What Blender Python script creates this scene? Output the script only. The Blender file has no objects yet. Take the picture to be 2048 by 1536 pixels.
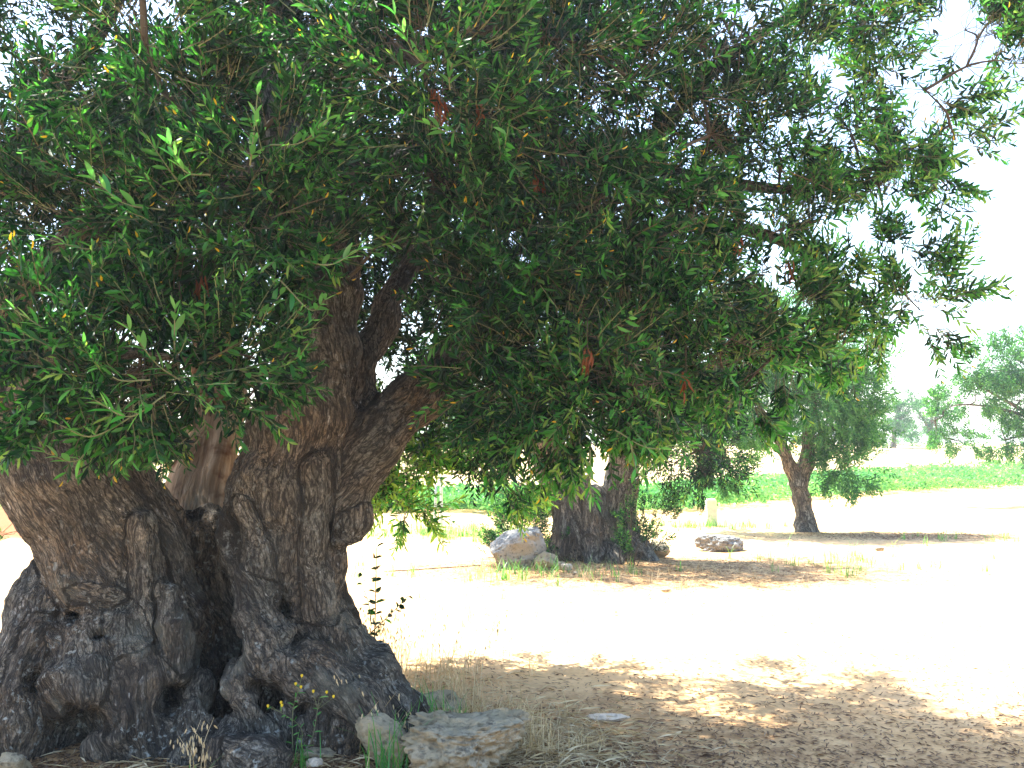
import bpy, math, random
import numpy as np
from mathutils import Vector

random.seed(11)
RNG = np.random.default_rng(11)
S = bpy.context.scene
COL = S.collection

# ------------------------------------------------------------------ camera, sky, sun, exposure
FPX, CAMZ, PITCH = 2010.0, 1.5, math.radians(3.33)
cam_data = bpy.data.cameras.new("camera")
cam_data.sensor_width = 36.0
cam_data.lens = 36.0 * FPX / 2048.0
cam_data.clip_start = 0.05
cam_data.clip_end = 3000.0
cam = bpy.data.objects.new("camera", cam_data)
COL.objects.link(cam)
cam.location = (0, 0, CAMZ)
cam.rotation_euler = (math.radians(90) + PITCH, 0, 0)
S.camera = cam

SUN_EL = math.radians(60)
SUN_AZ = math.atan2(-0.66, 0.75)          # left and behind the big tree
world = bpy.data.worlds.new("World")
S.world = world
world.use_nodes = True
wn = world.node_tree.nodes
wl = world.node_tree.links
bg = wn.get("Background") or wn.new("ShaderNodeBackground")
sky = wn.new("ShaderNodeTexSky")
sky.sky_type = 'NISHITA'
sky.sun_disc = False
sky.sun_elevation = SUN_EL
sky.sun_rotation = SUN_AZ
sky.altitude = 50
sky.air_density = 1.0
sky.dust_density = 1.0
sky.ozone_density = 1.0
wl.new(sky.outputs[0], bg.inputs[0])
bg.inputs[1].default_value = 0.15

sun_data = bpy.data.lights.new("sun", 'SUN')
sun_data.energy = 5.0
sun_data.angle = math.radians(0.53)
sun_data.color = (1.0, 0.95, 0.86)
sun = bpy.data.objects.new("sun", sun_data)
COL.objects.link(sun)
sdir = Vector((math.sin(SUN_AZ) * math.cos(SUN_EL), math.cos(SUN_AZ) * math.cos(SUN_EL), math.sin(SUN_EL)))
sun.rotation_euler = sdir.to_track_quat('Z', 'Y').to_euler()
sun.location = sdir * 30

S.view_settings.view_transform = 'Standard'
S.view_settings.look = 'None'
S.view_settings.exposure = 2.1
S.view_settings.gamma = 1.0
S.view_settings.use_curve_mapping = False
S.render.engine = 'CYCLES'
S.cycles.use_denoising = True
S.cycles.max_bounces = 8
S.cycles.diffuse_bounces = 4
S.cycles.glossy_bounces = 2
S.cycles.transmission_bounces = 4
S.cycles.sample_clamp_indirect = 6.0


def at(px, py, D):
    """A design-time helper: photo pixel and distance to a point of the place."""
    u = (px - 1024) / FPX
    v = (768 - py) / FPX
    dy = math.cos(PITCH) - v * math.sin(PITCH)
    dz = math.sin(PITCH) + v * math.cos(PITCH)
    s = D / dy
    return np.array((u * s, D, CAMZ + dz * s))


def proj(P):
    """points (N,3) -> photo pixels (used only to prune twigs that would hang before the trunk)"""
    y = P[:, 1]
    z = P[:, 2] - CAMZ
    f = y * math.cos(PITCH) + z * math.sin(PITCH)
    w = -y * math.sin(PITCH) + z * math.cos(PITCH)
    f = np.maximum(f, 1e-3)
    return np.stack([1024 + FPX * P[:, 0] / f, 768 - FPX * w / f], 1)


# ------------------------------------------------------------------ numeric helpers
def _hash(i, j, k, seed):
    h = (i * 374761393 + j * 668265263 + k * 2147483647 + seed * 1274126177) & 0xFFFFFFFF
    h = ((h ^ (h >> 13)) * 1274126177) & 0xFFFFFFFF
    h = ((h ^ (h >> 16)) * 2246822519) & 0xFFFFFFFF
    return ((h ^ (h >> 15)) & 0xFFFFFF).astype(np.float64) / float(0xFFFFFF) * 2 - 1


def noise(P, f=1.0, seed=0):
    P = np.asarray(P, dtype=np.float64) * f
    I = np.floor(P).astype(np.int64)
    F = P - I
    W = F * F * F * (F * (F * 6 - 15) + 10)
    out = 0
    for a in (0, 1):
        wx = W[:, 0] if a else 1 - W[:, 0]
        for b in (0, 1):
            wy = W[:, 1] if b else 1 - W[:, 1]
            for c in (0, 1):
                wz = W[:, 2] if c else 1 - W[:, 2]
                out = out + wx * wy * wz * _hash(I[:, 0] + a, I[:, 1] + b, I[:, 2] + c, seed)
    return out


def fbm(P, f=1.0, seed=0, o=3, g=0.5):
    a, s = 1.0, 0
    for i in range(o):
        s = s + a * noise(P, f * 2 ** i, seed + i * 17)
        a *= g
    return s


def gz(x, y):
    """ground height"""
    x = np.asarray(x, float)
    y = np.asarray(y, float)
    t = np.clip((y - 0.35 * x - 27) / 34.0, 0, 1)
    h = 1.25 * t * t * (3 - 2 * t)
    P = np.stack([x.ravel(), y.ravel(), np.zeros(x.size)], 1)
    n = (0.018 * noise(P, 0.8, 3) + 0.01 * noise(P, 2.3, 4)).reshape(x.shape)
    return h + n


def gzs(x, y):
    return float(gz(np.array([x]), np.array([y]))[0])


# ------------------------------------------------------------------ object helpers
def new_obj(name, me, parent=None):
    o = bpy.data.objects.new(name, me)
    COL.objects.link(o)
    if parent is not None:
        o.parent = parent
    return o


def tag(o, label=None, cat=None, group=None, kind=None):
    if label:
        o["label"] = label
    if cat:
        o["category"] = cat
    if group:
        o["group"] = group
    if kind:
        o["kind"] = kind
    return o


def empty(name, loc=(0, 0, 0)):
    o = bpy.data.objects.new(name, None)
    COL.objects.link(o)
    o.location = loc
    o.empty_display_size = 0.2
    return o


def quad_mesh(name, V, Q, mats, mat_idx=None, attrs=None, smooth=True):
    """V (n,3), Q (m,4) quads; all numpy"""
    me = bpy.data.meshes.new(name)
    n, m = len(V), len(Q)
    me.vertices.add(n)
    me.vertices.foreach_set("co", np.ascontiguousarray(V, dtype=np.float32).ravel())
    me.loops.add(m * 4)
    me.loops.foreach_set("vertex_index", np.ascontiguousarray(Q, dtype=np.int32).ravel())
    me.polygons.add(m)
    me.polygons.foreach_set("loop_start", np.arange(0, m * 4, 4, dtype=np.int32))
    if mat_idx is not None:
        me.polygons.foreach_set("material_index", np.ascontiguousarray(mat_idx, dtype=np.int32))
    me.update(calc_edges=True)
    me.polygons.foreach_set("use_smooth", np.full(m, smooth, dtype=bool))
    for mt in mats:
        me.materials.append(mt)
    for (nm, dom, typ, arr) in (attrs or []):
        a = me.attributes.new(nm, typ, dom)
        if typ == 'FLOAT':
            a.data.foreach_set("value", np.ascontiguousarray(arr, dtype=np.float32).ravel())
        else:
            a.data.foreach_set("vector", np.ascontiguousarray(arr, dtype=np.float32).ravel())
    return me


class Bag:
    """collects quad pieces"""
    def __init__(self):
        self.V, self.Q, self.M, self.T, self.B = [], [], [], [], []
        self.n = 0

    def add(self, V, Q, mi=0, tint=0.5, bc=None):
        V = np.asarray(V, float)
        Q = np.asarray(Q, int)
        self.V.append(V)
        self.Q.append(Q + self.n)
        self.M.append(np.full(len(Q), mi) if np.isscalar(mi) else np.asarray(mi))
        self.T.append(np.full(len(Q), tint) if np.isscalar(tint) else np.asarray(tint))
        self.B.append(V if bc is None else bc)
        self.n += len(V)

    def mesh(self, name, mats, smooth=True, bark=False):
        V = np.concatenate(self.V)
        Q = np.concatenate(self.Q)
        at_ = [("tint", 'FACE', 'FLOAT', np.concatenate(self.T))]
        if bark:
            at_.append(("barkco", 'POINT', 'FLOAT_VECTOR', np.concatenate(self.B)))
        return quad_mesh(name, V, Q, mats, np.concatenate(self.M), at_, smooth)


def unit(v):
    v = np.asarray(v, float)
    return v / (np.linalg.norm(v, axis=-1, keepdims=True) + 1e-12)


def catmull(P, n):
    P = np.asarray(P, float)
    if len(P) == 2:
        t = np.linspace(0, 1, n)[:, None]
        return P[0] * (1 - t) + P[1] * t
    E = np.vstack([2 * P[0] - P[1], P, 2 * P[-1] - P[-2]])
    u = np.linspace(0, len(P) - 1, n)
    i = np.minimum(u.astype(int), len(P) - 2)
    t = (u - i)[:, None]
    a, b, c, d = E[i], E[i + 1], E[i + 2], E[i + 3]
    return 0.5 * (2 * b + (c - a) * t + (2 * a - 5 * b + 4 * c - d) * t ** 2 + (3 * b - a - 3 * c + d) * t ** 3)


def frames(C):
    T = unit(np.gradient(C, axis=0))
    N = np.zeros_like(C)
    r = np.array((0, 0, 1.0)) if abs(T[0, 2]) < 0.9 else np.array((1.0, 0, 0))
    n = unit(np.cross(T[0], r))
    for i in range(len(C)):
        n = n - T[i] * np.dot(n, T[i])
        n = n / (np.linalg.norm(n) + 1e-12)
        N[i] = n
    return T, N, np.cross(T, N)


def tube(path, radii, sides=8, rings=None, rough=0.0, seed=0):
    """tapered closed tube -> V,Q,barkco"""
    rings = rings or max(3, len(path) * 4)
    C = catmull(path, rings)
    R = np.interp(np.linspace(0, 1, rings), np.linspace(0, 1, len(radii)), radii)
    T, N, B = frames(C)
    ang = np.linspace(0, 2 * math.pi, sides, endpoint=False)
    dirs = N[:, None, :] * np.cos(ang)[None, :, None] + B[:, None, :] * np.sin(ang)[None, :, None]
    V = C[:, None, :] + dirs * R[:, None, None]
    V = V.reshape(-1, 3)
    L = np.concatenate([[0], np.cumsum(np.linalg.norm(np.diff(C, axis=0), axis=1))])
    bc = np.stack([(np.cos(ang)[None, :] * R[:, None]).ravel(), (np.sin(ang)[None, :] * R[:, None]).ravel(),
                   np.repeat(L, sides)], 1)
    if rough:
        Rr = np.repeat(R, sides)[:, None]
        k = bc * np.array((1, 1, .25))
        dn = fbm(k, 9, seed, 3) * rough + fbm(bc, 3.0, seed + 5, 2) * rough
        V = V + dirs.reshape(-1, 3) * (dn[:, None] * np.minimum(1, Rr / 0.1))
    q = []
    for i in range(rings - 1):
        a = i * sides + np.arange(sides)
        b = i * sides + (np.arange(sides) + 1) % sides
        q.append(np.stack([a, b, b + sides, a + sides], 1))
    return V, np.concatenate(q), bc


# ------------------------------------------------------------------ materials
def mat(name):
    m = bpy.data.materials.new(name)
    m.use_nodes = True
    nt = m.node_tree
    nt.nodes.clear()
    out = nt.nodes.new("ShaderNodeOutputMaterial")
    return m, nt, out


class NT:
    def __init__(self, nt):
        self.nt = nt

    def node(self, t, **kw):
        n = self.nt.nodes.new(t)
        for k, v in kw.items():
            setattr(n, k, v)
        return n

    def link(self, a, b):
        self.nt.links.new(a, b)

    def val(self, sock, v):
        if hasattr(v, "is_linked") or hasattr(v, "links"):
            self.link(v, sock)
        else:
            sock.default_value = v

    def math(self, op, a, b=0.0, clamp=False):
        n = self.node("ShaderNodeMath", operation=op, use_clamp=clamp)
        self.val(n.inputs[0], a)
        self.val(n.inputs[1], b)
        return n.outputs[0]

    def mix(self, f, a, b, blend='MIX'):
        n = self.node("ShaderNodeMix", data_type='RGBA', blend_type=blend)
        self.val(n.inputs[0], f)
        self.val(n.inputs[6], a if not isinstance(a, tuple) else (*a, 1) if len(a) == 3 else a)
        self.val(n.inputs[7], b if not isinstance(b, tuple) else (*b, 1) if len(b) == 3 else b)
        return n.outputs[2]

    def noise(self, vec, scale, detail=4, rough=0.55, dist=0.0):
        n = self.node("ShaderNodeTexNoise")
        if vec is not None:
            self.link(vec, n.inputs["Vector"])
        n.inputs["Scale"].default_value = scale
        n.inputs["Detail"].default_value = detail
        n.inputs["Roughness"].default_value = rough
        n.inputs["Distortion"].default_value = dist
        return n.outputs["Fac"]

    def voro(self, vec, scale, feature='F1', out="Distance", rnd=1.0):
        n = self.node("ShaderNodeTexVoronoi", feature=feature)
        if vec is not None:
            self.link(vec, n.inputs["Vector"])
        n.inputs["Scale"].default_value = scale
        n.inputs["Randomness"].default_value = rnd
        return n.outputs[out]

    def ramp(self, f, stops):
        n = self.node("ShaderNodeValToRGB")
        el = n.color_ramp.elements
        while len(el) > 1:
            el.remove(el[0])
        for i, (p, c) in enumerate(stops):
            e = el[0] if i == 0 else el.new(p)
            e.position = p
            e.color = (*c, 1) if len(c) == 3 else c
        self.link(f, n.inputs[0])
        return n.outputs[0]

    def sstep(self, v, a, b):
        n = self.node("ShaderNodeMapRange", interpolation_type='SMOOTHSTEP')
        self.link(v, n.inputs[0])
        n.inputs[1].default_value = a
        n.inputs[2].default_value = b
        return n.outputs[0]

    def scale(self, vec, s):
        n = self.node("ShaderNodeVectorMath", operation='MULTIPLY')
        self.link(vec, n.inputs[0])
        n.inputs[1].default_value = s
        return n.outputs[0]

    def bump(self, h, strength, dist, normal=None):
        n = self.node("ShaderNodeBump")
        n.inputs["Strength"].default_value = strength
        n.inputs["Distance"].default_value = dist
        self.link(h, n.inputs["Height"])
        if normal is not None:
            self.link(normal, n.inputs["Normal"])
        return n.outputs[0]

    def pbsdf(self, color, rough=0.8, normal=None, spec=0.3):
        n = self.node("ShaderNodeBsdfPrincipled")
        self.val(n.inputs["Base Color"], color if not isinstance(color, tuple) else (*color, 1))
        self.val(n.inputs["Roughness"], rough)
        n.inputs["Specular IOR Level"].default_value = spec
        if normal is not None:
            self.link(normal, n.inputs["Normal"])
        return n

    def attr(self, name, out="Fac"):
        n = self.node("ShaderNodeAttribute", attribute_name=name)
        return n.outputs[out]

    def pos(self):
        return self.node("ShaderNodeNewGeometry").outputs["Position"]


def leaf_material(name, stops, under, trans, tfac=0.38, rough=0.38, spec=0.5):
    """two-sided leaf: glossy upper face, paler under face, light passing through"""
    m, nt, out = mat(name)
    h = NT(nt)
    t = h.attr("tint")
    top = h.ramp(t, stops)
    geo = h.node("ShaderNodeNewGeometry")
    und = h.mix(0.4, top, under)
    colr = h.mix(geo.outputs["Backfacing"], top, und)
    p = h.pbsdf(colr, rough, None, spec)
    tr = h.node("ShaderNodeBsdfTranslucent")
    h.link(h.mix(1.0, top, trans, 'MULTIPLY'), tr.inputs[0])
    mx = h.node("ShaderNodeMixShader")
    mx.inputs[0].default_value = tfac
    h.link(p.outputs[0], mx.inputs[1])
    h.link(tr.outputs[0], mx.inputs[2])
    h.link(mx.outputs[0], out.inputs[0])
    return m


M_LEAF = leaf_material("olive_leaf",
    [(0.0, (0.0015, 0.008, 0.005)), (0.36, (0.002, 0.014, 0.007)), (0.60, (0.007, 0.048, 0.012)),  # lowest stops near black, painting the crown's dark interior
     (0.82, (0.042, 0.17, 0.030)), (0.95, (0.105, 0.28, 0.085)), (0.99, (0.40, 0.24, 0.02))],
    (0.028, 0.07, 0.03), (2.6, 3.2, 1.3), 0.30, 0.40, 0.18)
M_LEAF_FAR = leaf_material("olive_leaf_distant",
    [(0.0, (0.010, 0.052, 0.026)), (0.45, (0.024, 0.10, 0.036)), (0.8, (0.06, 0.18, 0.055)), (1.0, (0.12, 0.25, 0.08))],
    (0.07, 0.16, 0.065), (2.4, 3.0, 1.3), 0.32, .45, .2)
M_YOUNG = leaf_material("young_olive_leaf",
    [(0.0, (0.016, 0.12, 0.024)), (0.5, (0.035, 0.20, 0.038)), (0.9, (0.10, 0.31, 0.065)), (1.0, (0.2, 0.36, 0.08))],
    (0.18, 0.30, 0.14), (2.6, 3.0, 1.4), 0.40, 0.36)
M_DEAD = leaf_material("dead_leaf", [(0.0, (0.11, 0.025, 0.010)), (1.0, (0.26, 0.085, 0.025))],
    (0.22, 0.11, 0.06), (2.0, 1.6, 1.2), 0.3, 0.7, 0.2)
M_CROP = leaf_material("crop_leaf", [(0.0, (0.04, 0.18, 0.045)), (0.55, (0.09, 0.30, 0.075)), (1.0, (0.22, 0.40, 0.11))],
    (0.18, 0.30, 0.12), (1.8, 1.9, 1.2), 0.4, 0.5)
M_SHRUB = leaf_material("shrub_leaf", [(0.0, (0.015, 0.085, 0.02)), (0.6, (0.035, 0.16, 0.03)), (1.0, (0.09, 0.26, 0.05))],
    (0.10, 0.22, 0.09), (2.4, 2.8, 1.4), 0.36, 0.4)
M_GRASS = leaf_material("green_grass", [(0.0, (0.03, 0.16, 0.03)), (0.6, (0.07, 0.27, 0.05)), (1.0, (0.20, 0.36, 0.08))],
    (0.09, 0.26, 0.07), (1.8, 1.9, 1.2), 0.35, 0.45)
M_STRAW = leaf_material("dry_grass", [(0.0, (0.28, 0.17, 0.065)), (0.55, (0.54, 0.41, 0.21)), (1.0, (0.80, 0.68, 0.46))],
    (0.50, 0.42, 0.26), (1.3, 1.2, 1.0), 0.25, 0.7, 0.2)
M_LITTER = leaf_material("fallen_leaf", [(0.0, (0.07, 0.028, 0.012)), (0.5, (0.20, 0.095, 0.038)), (0.8, (0.36, 0.22, 0.11)), (1.0, (0.55, 0.42, 0.27))],
    (0.22, 0.16, 0.10), (1.2, 1.1, 1.0), 0.12, 0.75, 0.2)


def twig_material():
    m, nt, out = mat("twig_bark")
    h = NT(nt)
    c = h.ramp(h.attr("tint"), [(0.0, (0.045, 0.032, 0.022)), (0.6, (0.12, 0.095, 0.06)), (1.0, (0.17, 0.20, 0.09))])
    p = h.pbsdf(c, 0.8)
    h.link(p.outputs[0], out.inputs[0])
    return m


M_TWIG = twig_material()


def bark_material(name, warm=0.5, lichen=0.6, grain=1.0, tone=1.0):
    m, nt, out = mat(name)
    h = NT(nt)
    bc = h.attr("barkco", "Vector")
    P = h.pos()
    # wobble the grain
    wob = h.node("ShaderNodeTexNoise")
    h.link(bc, wob.inputs["Vector"])
    wob.inputs["Scale"].default_value = 6.0
    wob.inputs["Detail"].default_value = 2.0
    off = h.node("ShaderNodeVectorMath", operation='SCALE')
    h.link(wob.outputs["Color"], off.inputs[0])
    off.inputs["Scale"].default_value = 0.05
    add = h.node("ShaderNodeVectorMath", operation='ADD')
    h.link(bc, add.inputs[0])
    h.link(off.outputs[0], add.inputs[1])
    def web(sc, det, w):
        n = h.noise(h.scale(add.outputs[0], sc), 1.0, det, 0.55, 0.35)
        return h.sstep(h.math('ABSOLUTE', h.math('SUBTRACT', n, 0.5)), 0.0, w)
    w1 = web((40 * grain, 40 * grain, 7.0 * grain), 3, 0.085)
    w2 = web((96 * grain, 96 * grain, 26 * grain), 2, 0.09)
    w3 = web((40 * grain, 40 * grain, 34 * grain), 3, 0.045)
    plate = h.math('MULTIPLY', w1, h.math('MULTIPLY', h.math('MULTIPLY_ADD', w2, 0.6), h.math('MULTIPLY_ADD', w3, 0.45)))
    for nd in h.nt.nodes:
        if nd.type == 'MATH' and nd.operation == 'MULTIPLY_ADD' and not nd.inputs[2].is_linked and nd.inputs[2].default_value == 0.5:
            nd.inputs[2].default_value = 1.0 - nd.inputs[1].default_value
    fine = h.noise(h.scale(add.outputs[0], (150 * grain, 150 * grain, 26 * grain)), 1.0, 5, 0.7)
    furrow = h.noise(h.scale(add.outputs[0], (20, 20, 2.2)), 1.0, 5, 0.62)
    cellc = h.voro(h.scale(add.outputs[0], (95 * grain, 95 * grain, 30 * grain)), 1.0, 'F1', "Color")
    big = h.noise(P, 1.7, 4, 0.6)
    base = h.mix(h.sstep(big, 0.38, 0.66), (0.158, 0.154, 0.126), (0.205, 0.140, 0.082) if warm > .4 else (0.12, 0.105, 0.09))
    sep = h.node("ShaderNodeSeparateColor")
    h.link(cellc, sep.inputs[0])
    base = h.mix(h.math('MULTIPLY', sep.outputs[0], 0.35), base, (0.31, 0.275, 0.23))
    base = h.mix(h.math('MULTIPLY', h.sstep(fine, 0.40, 0.66), 0.5), base, (0.045, 0.038, 0.032))
    base = h.mix(h.math('MULTIPLY', h.sstep(furrow, 0.56, 0.38), 0.6), base, (0.030, 0.026, 0.023))
    crack = h.math('SUBTRACT', 1.0, plate)
    base = h.mix(h.math('MULTIPLY', crack, 0.93), base, (0.010, 0.009, 0.008))
    # black run-off stains that follow the grain
    stn = h.sstep(h.noise(h.scale(add.outputs[0], (4.2, 4.2, 0.7)), 1.0, 4, 0.6), 0.52, 0.66)
    base = h.mix(h.math('MULTIPLY', stn, 0.8), base, (0.020, 0.018, 0.016))
    base = h.mix(1.0, base, (tone, tone, tone), 'MULTIPLY')
    # white flakes on some plates
    fl = h.math('MULTIPLY', h.sstep(sep.outputs[1], 0.90, 0.95), h.sstep(h.noise(P, 4.0, 4), 0.50, 0.64))
    base = h.mix(h.math('MULTIPLY', fl, h.math('MULTIPLY', plate, 0.8)), base, (0.55, 0.52, 0.47))
    # lichen crusts and moss, low on the trunk
    lz = h.node("ShaderNodeSeparateXYZ")
    h.link(P, lz.inputs[0])
    low = h.math('SUBTRACT', 1.0, h.sstep(lz.outputs[2], 0.15, 1.3))
    ln = h.noise(P, 26.0, 6, 0.66, 0.4)
    lb = h.noise(P, 2.3, 2)
    lic = h.math('MULTIPLY', h.sstep(ln, 0.56, 0.66), h.math('MULTIPLY', h.sstep(lb, 0.42, 0.58), h.math('MULTIPLY_ADD', low, 0.85)))
    base = h.mix(h.math('MULTIPLY', lic, lichen), base, (0.36, 0.38, 0.35))
    ms = h.math('MULTIPLY', h.sstep(h.noise(P, 3.1, 5, 0.6), 0.52, 0.68), 0.5)
    base = h.mix(h.math('MULTIPLY', ms, low), base, (0.20, 0.205, 0.165))
    hgt = h.math('ADD', h.math('MULTIPLY', plate, 0.6), h.math('ADD', h.math('MULTIPLY', fine, 0.3), h.math('MULTIPLY', furrow, 1.4)))
    nrm = h.bump(hgt, 1.0, 0.018 / max(grain, .5))
    nrm = h.bump(h.noise(P, 160, 3), 0.25, 0.003, nrm)
    p = h.pbsdf(base, 0.88, nrm, 0.25)
    h.link(p.outputs[0], out.inputs[0])
    return m


M_BARK = bark_material("old_olive_bark", 0.6, 0.75, 1.0, 1.3)
M_BARK2 = bark_material("olive_bark", 0.6, 0.3, 0.7, 2.3)
M_BARK3 = bark_material("young_olive_bark", 0.6, 0.3, 0.6, 2.9)


def wood_material():
    m, nt, out = mat("weathered_pale_wood")
    h = NT(nt)
    bc = h.attr("barkco", "Vector")
    st = h.noise(h.scale(bc, (30, 30, 2.0)), 1.0, 6, 0.65, 0.4)
    pt = h.noise(bc, 4.0, 4, 0.6, 0.3)
    c = h.ramp(st, [(0.25, (0.07, 0.045, 0.03)), (0.5, (0.30, 0.22, 0.15)), (0.75, (0.52, 0.44, 0.35))])
    c = h.mix(h.sstep(pt, 0.48, 0.66), c, (0.10, 0.045, 0.022))
    p = h.pbsdf(c, 0.85, h.bump(st, 0.9, 0.03), 0.2)
    h.link(p.outputs[0], out.inputs[0])
    return m


M_WOOD = wood_material()


def rock_material(name, a, b, dark, lich=0.5, stain=(0.36, 0.25, 0.12)):
    m, nt, out = mat(name)
    h = NT(nt)
    tc = h.node("ShaderNodeTexCoord").outputs["Object"]
    n1 = h.noise(tc, 3.0, 6, 0.6, 0.3)
    n2 = h.noise(tc, 14.0, 8, 0.68)
    n3 = h.noise(tc, 55.0, 5, 0.7)
    c = h.mix(h.sstep(n1, 0.35, 0.65), a, b)
    c = h.mix(h.math('MULTIPLY', h.sstep(n2, 0.5, 0.66), lich), c, dark)
    geo = h.node("ShaderNodeNewGeometry")
    sx = h.node("ShaderNodeSeparateXYZ")
    h.link(geo.outputs["Normal"], sx.inputs[0])
    side = h.math('SUBTRACT', 1.0, h.sstep(sx.outputs[2], -0.1, 0.5))
    c = h.mix(h.math('MULTIPLY', side, h.math('MULTIPLY', h.sstep(n1, 0.38, 0.6), 0.75)), c, stain)
    pits = h.sstep(h.voro(tc, 22.0), 0.08, 0.35)
    c = h.mix(h.math('MULTIPLY', h.math('SUBTRACT', 1.0, pits), 0.55), c, dark)
    hg = h.math('ADD', h.math('MULTIPLY', n2, 0.9), h.math('ADD', h.math('MULTIPLY', n3, 0.35), h.math('MULTIPLY', pits, 0.3)))
    p = h.pbsdf(c, 0.92, h.bump(hg, 1.0, 0.045), 0.2)
    h.link(p.outputs[0], out.inputs[0])
    return m


M_ROCK = rock_material("limestone", (0.30, 0.295, 0.27), (0.44, 0.43, 0.40), (0.09, 0.09, 0.085), 0.7, (0.34, 0.27, 0.17))
M_ROCKG = rock_material("grey_limestone", (0.28, 0.285, 0.275), (0.42, 0.425, 0.41), (0.08, 0.08, 0.08), 0.7, (0.17, 0.16, 0.145))
M_ROCKW = rock_material("warm_limestone", (0.40, 0.33, 0.21), (0.54, 0.46, 0.33), (0.12, 0.105, 0.075), 0.75, (0.42, 0.30, 0.16))
M_ROCKP = rock_material("pale_limestone", (0.90, 0.72, 0.54), (0.94, 0.80, 0.64), (0.6, 0.48, 0.38), 0.25, (0.5, 0.42, 0.32))  # whitened so that the flat stone in shade looks sunlit


def ground_material():
    m, nt, out = mat("sandy_ground")
    h = NT(nt)
    P = h.pos()
    n1 = h.noise(P, 0.35, 5, 0.6, 0.4)
    n2 = h.noise(P, 3.2, 6, 0.62)
    n3 = h.noise(P, 38.0, 6, 0.72)
    c = h.mix(h.sstep(n1, 0.35, 0.65), (0.72, 0.44, 0.20), (0.80, 0.54, 0.285))
    c = h.mix(h.math('MULTIPLY', h.sstep(n2, 0.42, 0.68), 0.5), c, (0.45, 0.27, 0.125))
    c = h.mix(h.math('MULTIPLY', h.sstep(n3, 0.55, 0.72), 0.55), c, (0.20, 0.115, 0.055))
    c = h.mix(h.math('MULTIPLY', h.sstep(n3, 0.48, 0.25), 0.35), c, (0.70, 0.58, 0.42))
    # brown litter with the crowns' cast shade painted in (an attribute of the sheet)
    hm = h.attr("humus_shade")
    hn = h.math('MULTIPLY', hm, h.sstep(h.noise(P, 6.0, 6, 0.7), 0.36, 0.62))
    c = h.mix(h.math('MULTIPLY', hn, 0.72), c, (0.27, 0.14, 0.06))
    gr = h.attr("greenness")
    gn = h.math('MULTIPLY', gr, h.sstep(h.noise(P, 2.2, 6, 0.7), 0.42, 0.6))
    c = h.mix(h.math('MULTIPLY', gn, 0.6), c, (0.30, 0.36, 0.10))
    rd = h.attr("red_soil")
    c = h.mix(rd, c, (0.30, 0.10, 0.035))
    st = h.attr("stubble")
    sn = h.noise(h.scale(P, (1, 4, 1)), 1.3, 6, 0.7)
    c = h.mix(st, c, h.ramp(sn, [(0.3, (0.50, 0.36, 0.17)), (0.7, (0.66, 0.52, 0.30))]))
    hg = h.math('ADD', h.math('MULTIPLY', n3, 0.5), n2)
    p = h.pbsdf(c, 0.95, h.bump(hg, 0.8, 0.02), 0.15)
    h.link(p.outputs[0], out.inputs[0])
    return m


M_GROUND = ground_material()


def plain(name, color, rough=0.6, spec=0.3, ns=20.0, var=0.35):
    m, nt, out = mat(name)
    h = NT(nt)
    tc = h.node("ShaderNodeTexCoord").outputs["Object"]
    n = h.noise(tc, ns, 5, 0.65)
    c = h.mix(h.math('MULTIPLY', h.sstep(n, 0.4, 0.7), var), color, tuple(x * 0.5 for x in color))
    p = h.pbsdf(c, rough, h.bump(n, 0.2, 0.005), spec)
    h.link(p.outputs[0], out.inputs[0])
    return m


M_PIPE = plain("weathered_pale_pipe", (0.42, 0.50, 0.48), 0.5)
M_POST = plain("cream_stone_post", (0.70, 0.66, 0.56), 0.9, 0.2, 12)
M_FLOWER = plain("yellow_flower", (0.75, 0.52, 0.03), 0.6, 0.2)
M_HOSE = plain("black_hose", (0.03, 0.03, 0.03), 0.6)

# ------------------------------------------------------------------ ground sheet
T_MAIN = at(400, 1480, 5.3)[:2]
T2 = np.array((1.08, 13.1))
T3 = np.array((4.98, 17.05))


def smooth01(a, b, v):
    t = np.clip((v - a) / (b - a), 0, 1)
    return t * t * (3 - 2 * t)


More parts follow.
